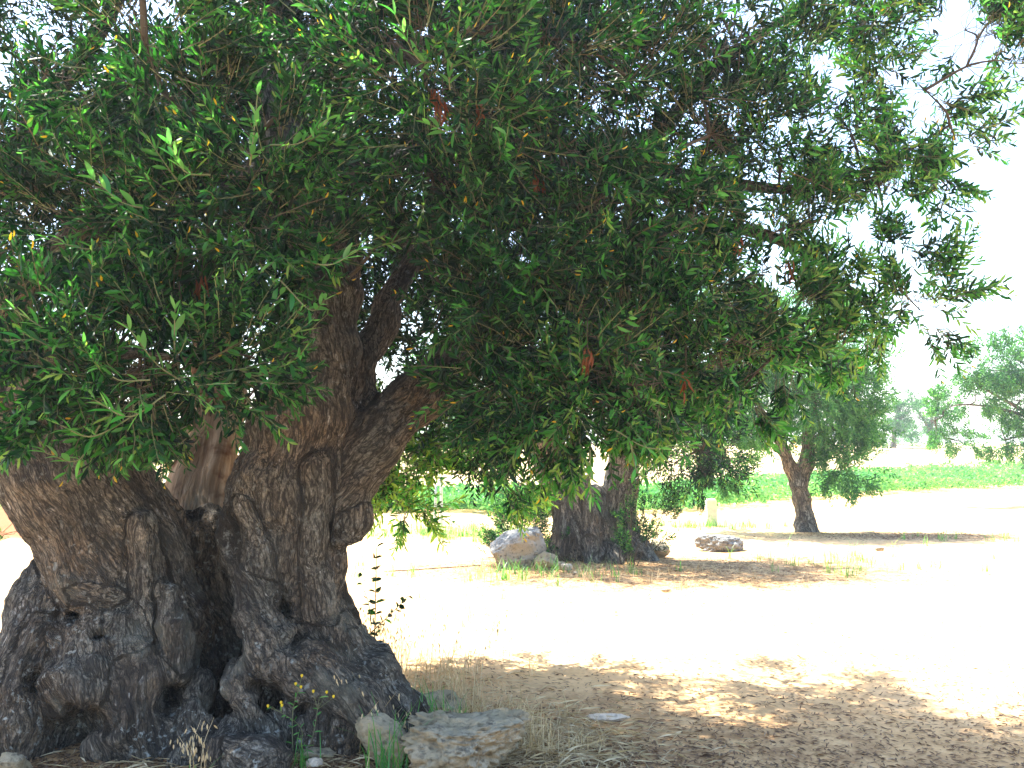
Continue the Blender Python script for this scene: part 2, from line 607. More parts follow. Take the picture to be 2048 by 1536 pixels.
def build_ground():
    a = np.linspace(-1, 1, 220)
    xs = np.sinh(a * 5.2) / math.sinh(5.2) * 420
    b = np.linspace(-0.35, 1, 260)
    ys = 6.5 + np.sinh(b * 5.4) / math.sinh(5.4) * 700
    X, Y = np.meshgrid(xs, ys)
    Z = gz(X, Y)
    V = np.stack([X.ravel(), Y.ravel(), Z.ravel()], 1)
    nx, ny = len(xs), len(ys)
    i, j = np.meshgrid(np.arange(nx - 1), np.arange(ny - 1))
    k = (j * nx + i).ravel()
    Q = np.stack([k, k + 1, k + nx + 1, k + nx], 1)
    x, y = V[:, 0], V[:, 1]
    w = 0.35 * noise(V * np.array((1, 1, 0)), 1.3, 9)
    hum_shade = 0 * x
    for (cx, cy, rx, ry) in ((-0.9, 4.3, 4.4, 2.1), (1.9, 11.9, 4.0, 1.9), (6.4, 16.2, 2.2, 0.9)):  # shade painted with the brown, in ellipses where the crown shadows fall
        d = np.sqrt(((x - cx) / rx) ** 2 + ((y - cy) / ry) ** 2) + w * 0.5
        hum_shade = np.maximum(hum_shade, 1 - smooth01(0.65, 1.1, d))
    grn = np.exp(-((y - 16.5 - 0.25 * x) / 1.4) ** 2) * smooth01(9, 4, np.abs(x)) * 0.9
    red = smooth01(-5.2, -6.6, x + w) * smooth01(15.0, 16.5, y) * smooth01(25, 22, y)
    stu = smooth01(23.5, 25.5, y - 0.9 * np.maximum(x - 3, 0) + w)
    stu = np.maximum(stu, smooth01(25, 27, y) * (x < 3))
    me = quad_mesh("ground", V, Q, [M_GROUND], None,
                   [("humus_shade", 'POINT', 'FLOAT', hum_shade), ("greenness", 'POINT', 'FLOAT', grn),
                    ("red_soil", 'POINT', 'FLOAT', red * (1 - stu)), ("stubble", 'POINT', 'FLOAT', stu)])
    tag(new_obj("ground", me), "pale sandy ground strewn with leaf litter", None, None, "structure")


build_ground()


# ------------------------------------------------------------------ implicit trunk surfaces
def seg_eval(P, a, b, ra, rb):
    ab = b - a
    L2 = float(ab @ ab) + 1e-12
    t = np.clip(((P - a) @ ab) / L2, 0, 1)
    d = np.linalg.norm(P - (a + t[..., None] * ab), axis=-1)
    return d - (ra + (rb - ra) * t), t


def sdf_mesh(lines, holes, vox, k=0.10, kh=0.05, zmin=-0.12):
    """smooth union of tapered limbs minus hollows -> quads by surface nets"""
    pts = np.concatenate([np.array([p[:3] for p in l]) for l in lines])
    rr = max(p[3] for l in lines for p in l)
    lo = pts.min(0) - rr - 0.1
    hi = pts.max(0) + rr + 0.1
    lo[2] = max(lo[2], zmin)
    n = np.ceil((hi - lo) / vox).astype(int) + 1
    ax = [lo[i] + vox * np.arange(n[i]) for i in range(3)]
    D = np.full(n, 9.0, dtype=np.float32)

    def box(a, b, m):
        l = np.maximum(((np.minimum(a, b) - m - lo) / vox).astype(int), 0)
        u = np.minimum(((np.maximum(a, b) + m - lo) / vox).astype(int) + 2, n)
        return l, u

    def grid(l, u):
        g = np.empty((u[0] - l[0], u[1] - l[1], u[2] - l[2], 3), dtype=np.float32)
        g[..., 0] = ax[0][l[0]:u[0], None, None]
        g[..., 1] = ax[1][None, l[1]:u[1], None]
        g[..., 2] = ax[2][None, None, l[2]:u[2]]
        return g

    for l in lines:
        for p, q in zip(l[:-1], l[1:]):
            a, b = np.array(p[:3]), np.array(q[:3])
            lo_, up = box(a, b, max(p[3], q[3]) + 0.2)
            if np.any(up <= lo_):
                continue
            sl = tuple(slice(lo_[i], up[i]) for i in range(3))
            d, _ = seg_eval(grid(lo_, up), a.astype(np.float32), b.astype(np.float32), p[3], q[3])
            cur = D[sl]
            hh = np.clip(k - np.abs(d - cur), 0, None) / k
            D[sl] = np.minimum(d, cur) - hh * hh * k * 0.25
    for (a, b, ra, rb) in holes:
        a, b = np.array(a), np.array(b)
        lo_, up = box(a, b, max(ra, rb) + 0.2)
        if np.any(up <= lo_):
            continue
        sl = tuple(slice(lo_[i], up[i]) for i in range(3))
        d, _ = seg_eval(grid(lo_, up), a.astype(np.float32), b.astype(np.float32), ra, rb)
        d = -d
        cur = D[sl]
        hh = np.clip(kh - np.abs(d - cur), 0, None) / kh
        D[sl] = np.maximum(d, cur) + hh * hh * kh * 0.25
    # surface nets
    ins = D < 0
    c = [ins[i:n[0] - 1 + i, j:n[1] - 1 + j, m:n[2] - 1 + m] for i in (0, 1) for j in (0, 1) for m in (0, 1)]
    s = sum(x.astype(np.int8) for x in c)
    act = (s > 0) & (s < 8)
    idx = np.full(act.shape, -1, dtype=np.int64)
    ijk = np.argwhere(act)
    idx[act] = np.arange(len(ijk))
    acc = np.zeros((len(ijk), 3))
    cnt = np.zeros(len(ijk))
    cor = [(i, j, m) for i in (0, 1) for j in (0, 1) for m in (0, 1)]
    for e0 in cor:
        for axx in range(3):
            if e0[axx]:
                continue
            e1 = list(e0)
            e1[axx] = 1
            A = D[ijk[:, 0] + e0[0], ijk[:, 1] + e0[1], ijk[:, 2] + e0[2]]
            B = D[ijk[:, 0] + e1[0], ijk[:, 1] + e1[1], ijk[:, 2] + e1[2]]
            x = (A < 0) != (B < 0)
            t = np.where(x, A / np.where(x, A - B, 1), 0)
            p = np.tile(np.array(e0, float), (len(ijk), 1))
            p[:, axx] += t
            acc += p * x[:, None]
            cnt += x
    V = lo + (ijk + acc / cnt[:, None]) * vox
    Q = []
    for axx in range(3):
        o1, o2 = (axx + 1) % 3, (axx + 2) % 3
        a_sl = [slice(1, n[i] - 1) for i in range(3)]
        a_sl[axx] = slice(0, n[axx] - 1)
        b_sl = list(a_sl)
        b_sl[axx] = slice(1, n[axx])
        A, B = ins[tuple(a_sl)], ins[tuple(b_sl)]
        x = np.argwhere(A != B)
        if not len(x):
            continue
        base = x.copy()
        for i in range(3):
            base[:, i] += a_sl[i].start
        flip = B[x[:, 0], x[:, 1], x[:, 2]]

        def g(d1, d2):
            y = base.copy()
            y[:, o1] += d1
            y[:, o2] += d2
            return idx[y[:, 0], y[:, 1], y[:, 2]]
        q = np.stack([g(-1, -1), g(0, -1), g(0, 0), g(-1, 0)], 1)
        q[flip] = q[flip][:, ::-1]
        Q.append(q)
    Q = np.concatenate(Q)
    Q = Q[(Q >= 0).all(1)]
    return V, Q


def vnormals(V, Q):
    N = np.cross(V[Q[:, 2]] - V[Q[:, 0]], V[Q[:, 3]] - V[Q[:, 1]])
    out = np.zeros_like(V)
    for i in range(4):
        for ax in range(3):
            out[:, ax] += np.bincount(Q[:, i], N[:, ax], len(V))
    return unit(out)


def relax(V, Q, it=2):
    for _ in range(it):
        acc = np.zeros_like(V)
        cnt = np.zeros(len(V))
        for i in range(4):
            a, b = Q[:, i], Q[:, (i + 1) % 4]
            for ax in range(3):
                acc[:, ax] += np.bincount(a, V[b, ax], len(V)) + np.bincount(b, V[a, ax], len(V))
            cnt += np.bincount(a, minlength=len(V)) + np.bincount(b, minlength=len(V))
        V = V * 0.5 + 0.5 * acc / np.maximum(cnt, 1)[:, None]
    return V


def bark_coords(V, lines):
    """grain coordinates: one rigid frame per limb, its long axis along the limb; the nearest limb wins"""
    best = np.full(len(V), 1e9)
    out = np.zeros_like(V)
    jit = 0.03 * noise(V, 7.0, 12)
    for li, l in enumerate(lines):
        C = np.array([p[:3] for p in l], float)
        ax = unit(C[-1] - C[0])
        if li == 0 and len(C) > 5:
            ax = unit(C[4] - C[1])
        n = unit(np.cross(ax, (0.31, 0.9, 0.1)))
        b = np.cross(ax, n)
        for i in range(len(C) - 1):
            d, t = seg_eval(V, C[i], C[i + 1], l[i][3], l[i + 1][3])
            d = d + jit * (1 if li % 2 else -1)
            m = d < best
            best[m] = d[m]
            rel = V[m] - C[0]
            out[m] = np.stack([rel @ n + li * 1.7, rel @ b, rel @ ax], 1)
    return out


def gnarl(V, Q, bc, amp=1.0, big=0.05, ridge=0.03, lump=0.02):
    W = np.stack([noise(V, 2.3, s) for s in (31, 32, 33)], 1) * big
    W += np.stack([noise(V, 5.1, s) for s in (41, 42, 43)], 1) * big * 0.35
    N = vnormals(V, Q)
    k = bc * np.array((1, 1, 0.16))
    rd = 1 - np.abs(noise(k, 8.0, 51)) * 2
    rd2 = 1 - np.abs(noise(k, 17.0, 52)) * 2
    lowf = np.clip((1.25 - V[:, 2]) / 0.9, 0.25, 1.0)
    lm = fbm(V, 6.5, 61, 3)
    lm2 = 1 - np.abs(noise(V + W, 4.2, 65)) * 2.2
    d = ridge * (rd * 0.6 + rd2 * 0.28) + lump * lm * lowf + lump * 1.2 * lm2 * lowf + 0.006 * noise(V, 34, 77) + 0.004 * noise(bc * np.array((1, 1, .3)), 60, 78)
    return V + (W + N * d[:, None]) * amp


def trunk_obj(lines, holes, vox, material, parent, name="trunk", k=0.1, amp=1.0, **kw):
    V, Q = sdf_mesh(lines, holes, vox, k)
    V = relax(V, Q, 2)
    bc = bark_coords(V, lines)
    V = gnarl(V, Q, bc, amp, **kw)
    me = quad_mesh(name, V, Q, [material], None, [("barkco", 'POINT', 'FLOAT_VECTOR', bc)])
    return new_obj(name, me, parent)


def pl(*pts):
    return [(*at(a, b, d), r) for a, b, d, r in pts]


# ------------------------------------------------------------------ foliage
def leaf_lowv(L, W, fold=0.25, bend=0.1):
    return (np.array([(0, 0, 0), (W * .5, L * .45, W * fold), (0, L, -L * bend), (-W * .5, L * .45, W * fold)]), [[0, 1, 2, 3]])


def leaf_midv(L, W, fold=0.3, bend=0.12):
    V = np.array([(0, 0, 0), (0, L, -L * bend), (W * .42, L * .28, W * fold * .7), (W * .46, L * .66, W * fold * .6 - L * bend * .4),
                  (-W * .46, L * .66, W * fold * .6 - L * bend * .4), (-W * .42, L * .28, W * fold * .7)])
    return V, [[0, 2, 3, 1], [0, 1, 4, 5]]


def rotm(ax, an):
    ax = unit(np.array(ax, float))
    K = np.array([[0, -ax[2], ax[1]], [ax[2], 0, -ax[0]], [-ax[1], ax[0], 0]])
    return np.eye(3) + math.sin(an) * K + (1 - math.cos(an)) * K @ K


def sprig_template(rng, length=0.26, pairs=9, L=0.062, W=0.016, lod=1, twig=True, droop=0.3):
    """a twig growing along +Y with opposite leaf pairs; returns V,Q,mat,tint"""
    b = Bag()
    n = 7
    t = np.linspace(0, 1, n)
    cx = np.cumsum(rng.normal(0, 0.02, n)) * length
    C = np.stack([cx, t * length, -droop * length * t ** 2 + np.cumsum(rng.normal(0, .012, n)) * length], 1)
    if twig:
        V, Q, _ = tube(C, [0.0028, 0.0012], 3, 4)
        b.add(V, Q, 1, rng.uniform(0.5, 1))
    for p in range(pairs):
        f = 0.18 + 0.8 * p / (pairs - 1)
        c = np.array([np.interp(f, t, C[:, i]) for i in range(3)])
        roll = (p % 2) * math.pi / 2 + rng.normal(0, .5)
        for s in (0, 1):
            if rng.random() < 0.1:
                continue
            sz = rng.uniform(.7, 1.15) * (1.0 - 0.45 * max(0, f - .75) / .25)
            lv, lq = (leaf_midv if lod else leaf_lowv)(L * sz, W * sz * rng.uniform(.85, 1.25), rng.uniform(.1, .4), rng.uniform(-.05, .3))
            sp = rng.uniform(.6, 1.3) * (1 - .35 * f)
            R = rotm((0, 1, 0), roll + s * math.pi) @ rotm((0, 0, 1), -sp) @ rotm((0, 1, 0), rng.normal(0, .7))
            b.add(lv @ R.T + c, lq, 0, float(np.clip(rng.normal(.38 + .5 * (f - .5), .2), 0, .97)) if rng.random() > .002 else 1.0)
    return np.concatenate(b.V), np.concatenate(b.Q), np.concatenate(b.M), np.concatenate(b.T)


def basis_from_dir(Y, roll, rng):
    """orthonormal frames with the given Y axes (N,3)"""
    Y = unit(Y)
    up = np.tile(np.array((0, 0, 1.0)), (len(Y), 1)) + rng.normal(0, 0.15, Y.shape)
    X = unit(np.cross(Y, up))
    Z = np.cross(X, Y)
    c, s = np.cos(roll)[:, None], np.sin(roll)[:, None]
    X2 = X * c + Z * s
    Z2 = -X * s + Z * c
    return np.stack([X2, Y, Z2], 2)          # columns


def scatter(bag, temps, P, Y, scale, tintoff, rng, rollsd=0.6):
    """place sprig templates at P with axis Y"""
    pick = rng.integers(0, len(temps), len(P))
    R = basis_from_dir(Y, rng.normal(0, rollsd, len(P)), rng)
    for k, (TV, TQ, TM, TT) in enumerate(temps):
        m = np.nonzero(pick == k)[0]
        if not len(m):
            continue
        V = np.einsum('nij,vj->nvi', R[m], TV) * scale[m][:, None, None] + P[m][:, None, :]
        nv = len(TV)
        Q = TQ[None] + (np.arange(len(m)) * nv)[:, None, None]
        T = np.where((TM == 0)[None] & (TT[None] < .98), np.clip(TT[None] + tintoff[m][:, None], 0, .96), TT[None])
        bag.add(V.reshape(-1, 3), Q.reshape(-1, 4), np.tile(TM, len(m)), T.ravel())


TR = np.random.default_rng(5)
SPRIG_MID = [sprig_template(TR, TR.uniform(.2, .32), int(TR.integers(8, 12)), .068, .0165, 1, True, TR.uniform(-.35, .25)) for _ in range(9)]
SPRIG_LOW = [sprig_template(TR, TR.uniform(.22, .34), int(TR.integers(8, 12)), .074, .019, 0, False, TR.uniform(-.3, .3)) for _ in range(8)]
SPRIG_FAR = [sprig_template(TR, TR.uniform(.24, .36), 7, .085, .026, 0, False, TR.uniform(-.1, .5)) for _ in range(6)]
SPRIG_VFAR = [sprig_template(TR, .5, 6, .17, .06, 0, False, .3) for _ in range(5)]


def in_poly(p, poly):
    x, y = p[:, 0], p[:, 1]
    r = np.zeros(len(p), bool)
    n = len(poly)
    for i in range(n):
        x1, y1 = poly[i]
        x2, y2 = poly[(i + 1) % n]
        c = ((y1 > y) != (y2 > y)) & (x < (x2 - x1) * (y - y1) / (y2 - y1 + 1e-9) + x1)
        r ^= c
    return r


def lobe_points(c, r, n, rng, hollow=0.35):
    """points in an uneven clump, denser towards its outer shell, gathered in tufts"""
    nt = max(3, n // 9)
    d = unit(rng.normal(0, 1, (nt, 3)))
    rad = rng.uniform(hollow ** 3, 1, nt) ** (1 / 3)
    rad *= 1 + 0.35 * noise(d * 1.0 + c, 1.9, 7)
    tc = d * rad[:, None]
    k = rng.integers(0, nt, n)
    p = tc[k] + rng.normal(0, 0.13, (n, 3))
    return c + p * r, unit(p / np.asarray(r) + rng.normal(0, .28, (n, 3)))


def twig_net(bag, c, start, P, rng, r0, every=7):
    """curved branch from the wood to the clump, then twigs out to some of its sprigs; returns its points"""
    d = np.linalg.norm(c - start)
    k = max(3, int(d / .18))
    t = np.linspace(0, 1, k)[:, None]
    path = start * (1 - t) + c * t + np.array((0, 0, .22 * d)) * (t * (1 - t))
    path[1:-1] += rng.normal(0, .035, (k - 2, 3))
    V, Q, bc = tube(path, [r0, r0 * .45], 6, k * 3, .004, 3)
    bag.add(V, Q, 0, rng.uniform(0, .3), bc)
    for p in P[::every]:
        q0 = path[-1] if rng.random() < .6 else path[-2]
        m = q0 * .5 + p * .5 + rng.normal(0, .06, 3)
        V, Q, bc = tube([q0, m, p], [r0 * .3, r0 * .2, .0022], 3, 5)
        bag.add(V, Q, 0, rng.uniform(.0, .6), bc)
    return path


# ================================================================== THE ANCIENT OLIVE
tree = empty("olive_tree", (float(T_MAIN[0]), float(T_MAIN[1]), 0))
tag(tree, "huge ancient olive tree with gnarled hollowed grey trunk filling the left foreground", "tree", "olive trees of the grove")
OFF = np.array(tree.location)


def reparent(o, t):
    """keep world-space vertices while hanging the part on its thing"""
    o.parent = t
    o.matrix_parent_inverse.identity()
    o.location = -Vector(t.location)
    return o


stemL = pl((280, 1440, 5.4, .35), (280, 1270, 5.42, .34), (248, 1120, 5.42, .335), (170, 970, 5.38, .32), (40, 830, 5.33, .30), (-110, 700, 5.3, .27), (-260, 560, 5.3, .22))
stemR = pl((610, 1440, 5.6, .30), (590, 1250, 5.58, .25), (578, 1110, 5.52, .30), (580, 985, 5.5, .315), (605, 850, 5.5, .25), (640, 720, 5.5, .2), (652, 600, 5.5, .19), (640, 480, 5.6, .185))
limbB = pl((675, 1000, 5.52, .16), (735, 905, 5.55, .14), (830, 800, 5.7, .125), (930, 705, 5.9, .12))
limbBi = pl((705, 890, 5.6, .12), (722, 740, 5.75, .085), (768, 610, 6.05, .075))
core = pl((405, 1085, 5.82, .19), (422, 1140, 5.95, .24), (425, 1280, 6.0, .36), (430, 1470, 5.95, .45))
ridgeC = pl((462, 1040, 5.38, .08), (496, 1170, 5.24, .10), (540, 1295, 5.10, .115), (625, 1358, 5.04, .11), (715, 1420, 5.02, .095), (765, 1490, 5.0, .085))
flare1 = pl((625, 1180, 5.5, .14), (645, 1290, 5.42, .125), (725, 1370, 5.36, .13), (785, 1440, 5.3, .11), (810, 1490, 5.28, .1))
flare2 = pl((625, 1290, 5.38, .19), (655, 1420, 5.2, .21), (690, 1530, 5.15, .18))
burl1 = pl((125, 1160, 5.46, .15), (130, 1230, 5.38, .21), (95, 1320, 5.3, .25), (50, 1430, 5.15, .28), (10, 1520, 5.1, .28))
burl2 = pl((205, 1265, 5.14, .16), (195, 1400, 5.0, .19), (235, 1490, 4.95, .17))
burl3 = pl((285, 1390, 5.0, .17), (310, 1510, 4.9, .15))
burl4 = pl((-40, 1400, 5.3, .33), (-160, 1520, 5.3, .28))
root1 = pl((390, 1390, 5.08, .085), (392, 1460, 4.92, .09), (375, 1530, 4.8, .09))
root2 = pl((478, 1330, 5.06, .08), (495, 1420, 4.95, .075), (520, 1510, 4.86, .07))
root3 = pl((400, 1505, 4.9, .11), (520, 1540, 4.65, .08))
knob = pl((690, 1010, 5.47, .10), (710, 1048, 5.45, .092), (700, 1072, 5.45, .075))
collar = pl((150, 1150, 5.2, .05), (190, 1175, 5.12, .06), (230, 1190, 5.1, .05))
ribs = [pl((330, 1180, 5.06, .05), (340, 1300, 5.03, .06), (335, 1420, 4.98, .07), (318, 1520, 4.92, .06)), pl((250, 1230, 5.05, .06), (262, 1330, 5.0, .06), (270, 1420, 4.94, .06)),
        pl((560, 1330, 5.12, .05), (572, 1420, 5.02, .055), (560, 1500, 4.95, .055)), pl((640, 1375, 5.02, .05), (622, 1450, 4.98, .05), (610, 1520, 4.92, .05)),
        pl((700, 1420, 5.02, .045), (688, 1470, 4.98, .05), (680, 1530, 4.95, .05)), pl((690, 1290, 5.32, .05), (740, 1350, 5.24, .055), (790, 1420, 5.18, .05), (815, 1470, 5.15, .05)),
        pl((500, 1010, 5.22, .05), (505, 1120, 5.2, .06), (530, 1220, 5.24, .05)), pl((640, 950, 5.24, .06), (640, 1080, 5.26, .06), (625, 1200, 5.34, .06), (645, 1300, 5.3, .06)),
        pl((270, 1050, 5.1, .05), (290, 1160, 5.1, .06), (300, 1270, 5.1, .05)), pl((90, 1260, 5.1, .07), (60, 1340, 5.02, .08), (30, 1440, 4.92, .09), (20, 1520, 4.85, .09)),
        pl((130, 1290, 5.06, .05), (120, 1370, 4.98, .05), (130, 1430, 4.93, .05), (200, 1425, 4.85, .05), (240, 1450, 4.82, .06)), pl((455, 1470, 4.85, .06), (430, 1530, 4.7, .05))]
BIG = [stemL, stemR, limbB, limbBi, core, ridgeC, flare1, flare2, burl1, burl2, burl3, burl4, root1, root2, root3, knob, collar] + ribs


def hole(px, py, d1, r, dx=0, dy=10, d0=4.4):
    return (at(px, py, d0), at(px + dx, py - dy, d1), r, r * 0.8)


HOLES = [hole(160, 1235, 5.28, .045), hole(72, 1378, 5.02, .065), hole(172, 1450, 5.02, .115), hole(125, 1480, 4.98, .09),
         hole(343, 1405, 5.2, .085), hole(440, 1425, 5.3, .10), hole(546, 1412, 5.12, .05), hole(560, 1225, 5.36, .075),
         hole(575, 1290, 5.3, .06), hole(405, 1240, 5.46, .05), hole(402, 1340, 5.42, .075), hole(208, 1290, 5.1, .03),
         hole(520, 1370, 5.05, .035), hole(600, 1440, 4.98, .04)]
o = trunk_obj(BIG, HOLES, 0.0125, M_BARK, tree, "trunk", k=0.075, big=.05, ridge=.036, lump=.022)
reparent(o, tree)

LIMBS = {
    "stem_up": pl((652, 600, 5.5, .188), (640, 480, 5.6, .185), (603, 330, 5.8, .185), (560, 150, 6.0, .18), (535, 0, 6.1, .165), (515, -200, 6.3, .13), (480, -430, 6.6, .07)),
    "right": pl((910, 722, 5.86, .122), (1060, 605, 6.1, .10), (1220, 505, 6.2, .085), (1380, 448, 6.2, .055), (1560, 480, 6.1, .032), (1680, 560, 6.0, .018), (1760, 640, 5.9, .009)),
    "inner": pl((765, 620, 6.03, .076), (860, 470, 6.4, .06), (960, 330, 6.8, .05), (1080, 200, 7.0, .035), (1180, 60, 7.1, .02)),
    "cross": pl((612, 380, 5.75, .11), (760, 335, 5.75, .085), (920, 300, 5.8, .07), (1120, 290, 5.9, .058), (1300, 335, 5.95, .048), (1460, 368, 6.0, .038), (1630, 375, 6.0, .026), (1780, 320, 6.0, .014), (1900, 250, 6.0, .01)),
    "high": pl((565, 170, 6.0, .1), (700, 130, 5.7, .08), (850, 95, 5.5, .065), (990, 40, 5.3, .05), (1150, -60, 5.2, .03)),
    "diag": pl((1080, 590, 6.1, .07), (1170, 420, 6.2, .055), (1310, 270, 6.2, .045), (1440, 130, 6.1, .035), (1590, 20, 6.0, .025), (1760, -100, 6.0, .012)),
    "left_up": pl((-250, 570, 5.3, .22), (-400, 380, 5.3, .18), (-480, 150, 5.4, .14), (-520, -100, 5.5, .09)),
    "left_in": pl((-60, 740, 5.3, .1), (60, 560, 5.05, .075), (190, 430, 4.85, .05), (330, 340, 4.65, .02)),
    "left_back": pl((-220, 590, 5.4, .12), (-40, 400, 5.8, .09), (90, 220, 6.1, .07), (200, 60, 6.4, .05), (300, -120, 6.7, .03)),
    "back": pl((400, 560, 7.0, .1), (560, 440, 7.3, .085), (720, 330, 7.6, .065), (880, 240, 7.8, .04)),
    "low_back": pl((690, 930, 5.7, .1), (770, 850, 6.4, .075), (850, 800, 7.1, .05), (960, 810, 7.6, .025)),
    "front_droop": pl((30, 800, 5.1, .07), (110, 730, 4.7, .045), (230, 705, 4.4, .03), (380, 720, 4.25, .012)),
    "front_up": pl((600, 310, 5.7, .07), (540, 330, 5.1, .05), (470, 360, 4.7, .03), (420, 400, 4.4, .012)),
}
for i, (nm, l) in enumerate(LIMBS.items()):
    b = Bag()
    big = l[0][3] > .08
    V, Q, bc = tube([p[:3] for p in l], [p[3] for p in l], 20 if big else 10, len(l) * 8, 0.014 if big else .008, i * 3)
    bc[:, 0] += i
    b.add(V, Q, 0, .3, bc)
    reparent(new_obj("limb", b.mesh("limb", [M_BARK], bark=True), tree), tree)

# pale weathered stem seen through the fork
back_stem = pl((385, 1180, 6.0, .27), (405, 1000, 6.25, .21), (425, 900, 6.4, .19), (440, 780, 6.6, .16), (400, 560, 7.0, .1))
b = Bag()
V, Q, bc = tube([p[:3] for p in back_stem], [p[3] for p in back_stem], 28, 40, 0.03, 71)
b.add(V, Q, 0, .3, bc)
o = reparent(new_obj("dead_stem", b.mesh("dead_stem", [M_WOOD], bark=True), tree), tree)
o["label"] = "pale weathered wooden stem seen through the fork"

LIMB_PTS = np.concatenate([catmull([p[:3] for p in l], 24) for l in list(LIMBS.values()) + [back_stem, stemL, stemR]])

# clumps of foliage: (px, py, distance, half-width, half-depth, half-height, sprigs)
CL = []


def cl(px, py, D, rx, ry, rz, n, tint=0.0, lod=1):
    if px > 1450 and 5.4 < D < 6.5:  # right-hand clumps tinted paler to paint a sky-lit, hazy look
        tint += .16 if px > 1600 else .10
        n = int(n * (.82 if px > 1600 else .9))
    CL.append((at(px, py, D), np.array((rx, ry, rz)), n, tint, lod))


# near clumps, left
for a in ((110, 690, 4.35, .34, .28, .22, 90, .10), (250, 750, 4.3, .36, .28, .22, 100, .10), (410, 720, 4.45, .34, .28, .26, 90, .08),
          (470, 830, 4.6, .2, .2, .16, 45, .06), (110, 795, 4.4, .26, .22, .14, 60, .08), (520, 720, 4.6, .15, .2, .16, 30, .08),
          (320, 640, 4.6, .34, .28, .24, 80, .0), (200, 440, 4.6, .42, .3, .3, 110, .06), (420, 420, 4.5, .40, .3, .32, 120, .08),
          (560, 340, 4.5, .28, .24, .3, 80, .10), (600, 500, 4.6, .30, .24, .22, 85, .12), (440, 550, 4.7, .34, .28, .2, 85, .02),
          (60, 330, 4.9, .4, .4, .4, 90, -.08), (90, 150, 4.8, .34, .3, .34, 70, .02), (290, 90, 4.5, .34, .3, .34, 90, .08),
          (420, 240, 4.7, .24, .25, .24, 45, .06), (20, 520, 5.6, .4, .4, .4, 90, -.15), (200, 260, 5.4, .45, .4, .3, 80, -.1),
          (700, 60, 4.7, .3, .3, .25, 70, .05), (850, 140, 4.5, .38, .3, .32, 120, .10), (940, 250, 4.6, .34, .3, .28, 95, .06),
          (860, 330, 4.9, .3, .3, .22, 70, .06), (980, 420, 4.8, .34, .3, .3, 90, .06), (840, 480, 5.1, .26, .25, .24, 60, .0),
          (900, 600, 5.0, .28, .25, .28, 75, .04), (1020, 560, 4.9, .36, .3, .3, 100, .04), (980, 720, 5.0, .28, .25, .2, 65, .06),
          (1120, 700, 5.0, .38, .3, .32, 120, .02), (1060, 800, 5.2, .34, .3, .2, 90, .06), (1200, 800, 5.1, .34, .3, .22, 100, .24),
          (1320, 765, 5.2, .26, .3, .24, 80, .26), (1150, 865, 5.3, .22, .22, .07, 28, .28), (1260, 680, 5.1, .34, .3, .36, 110, .06),
          (1180, 470, 5.0, .4, .3, .34, 110, .06), (1120, 300, 4.9, .4, .3, .3, 105, .06), (1320, 380, 5.2, .36, .3, .3, 95, .06),
          (1080, 110, 4.9, .4, .3, .36, 100, .04), (1260, 160, 5.2, .4, .3, .36, 95, .02), (1360, 560, 5.3, .34, .3, .36, 100, .08),
          (1440, 700, 5.5, .26, .3, .26, 70, .14), (1420, 270, 5.5, .36, .3, .34, 85, .05), (1400, 90, 5.5, .4, .3, .34, 80, .04),
          (1520, 480, 5.7, .34, .3, .32, 80, .08), (1530, 620, 5.7, .28, .3, .22, 60, .14), (1560, 330, 5.8, .32, .3, .26, 70, .08),
          (1560, 160, 5.9, .36, .3, .34, 70, .06), (1700, 260, 5.9, .34, .3, .28, 62, .1), (1700, 90, 6.0, .4, .35, .34, 62, .08),
          (1830, 330, 5.9, .28, .28, .2, 50, .12), (1850, 180, 6.0, .3, .3, .28, 50, .12), (1930, 60, 6.0, .32, .3, .28, 60, .12),
          (1760, 400, 5.9, .24, .25, .12, 32, .12), (1640, 440, 5.8, .2, .25, .14, 30, .12), (1800, 580, 5.9, .24, .25, .22, 55, .14),
          (1760, 660, 5.9, .18, .22, .1, 26, .14), (1560, 700, 6.0, .3, .3, .16, 55, .14), (1660, 690, 6.1, .24, .3, .12, 34, .16), (1480, 780, 5.8, .2, .25, .16, 40, .16), (1690, 570, 5.9, .22, .25, .16, 34, .12), (1620, 640, 5.9, .2, .25, .14, 32, .16)):
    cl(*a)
for a in ((1990, 120, 6.0, .26, .28, .24, 46, .06), (1900, 270, 6.0, .26, .28, .2, 44, .06), (1900, 380, 5.95, .2, .25, .12, 28, .06), (1840, 620, 5.9, .2, .22, .14, 34, .06),
          (1780, 500, 5.95, .2, .25, .14, 30, .06), (1790, 20, 6.0, .3, .3, .2, 46, .06), (2020, 20, 6.0, .26, .3, .2, 44, .06)):
    cl(*a)
# low skirt behind the trunk, sunlight painted in by a raised leaf tint
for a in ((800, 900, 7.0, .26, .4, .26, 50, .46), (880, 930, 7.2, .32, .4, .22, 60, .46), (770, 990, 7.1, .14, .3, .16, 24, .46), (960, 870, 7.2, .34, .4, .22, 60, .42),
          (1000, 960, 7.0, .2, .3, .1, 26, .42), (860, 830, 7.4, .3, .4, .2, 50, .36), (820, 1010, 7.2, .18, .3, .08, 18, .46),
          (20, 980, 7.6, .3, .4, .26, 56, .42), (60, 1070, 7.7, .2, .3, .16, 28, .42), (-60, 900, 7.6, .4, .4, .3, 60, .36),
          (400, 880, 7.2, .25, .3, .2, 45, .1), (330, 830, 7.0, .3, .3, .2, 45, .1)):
    cl(*a)
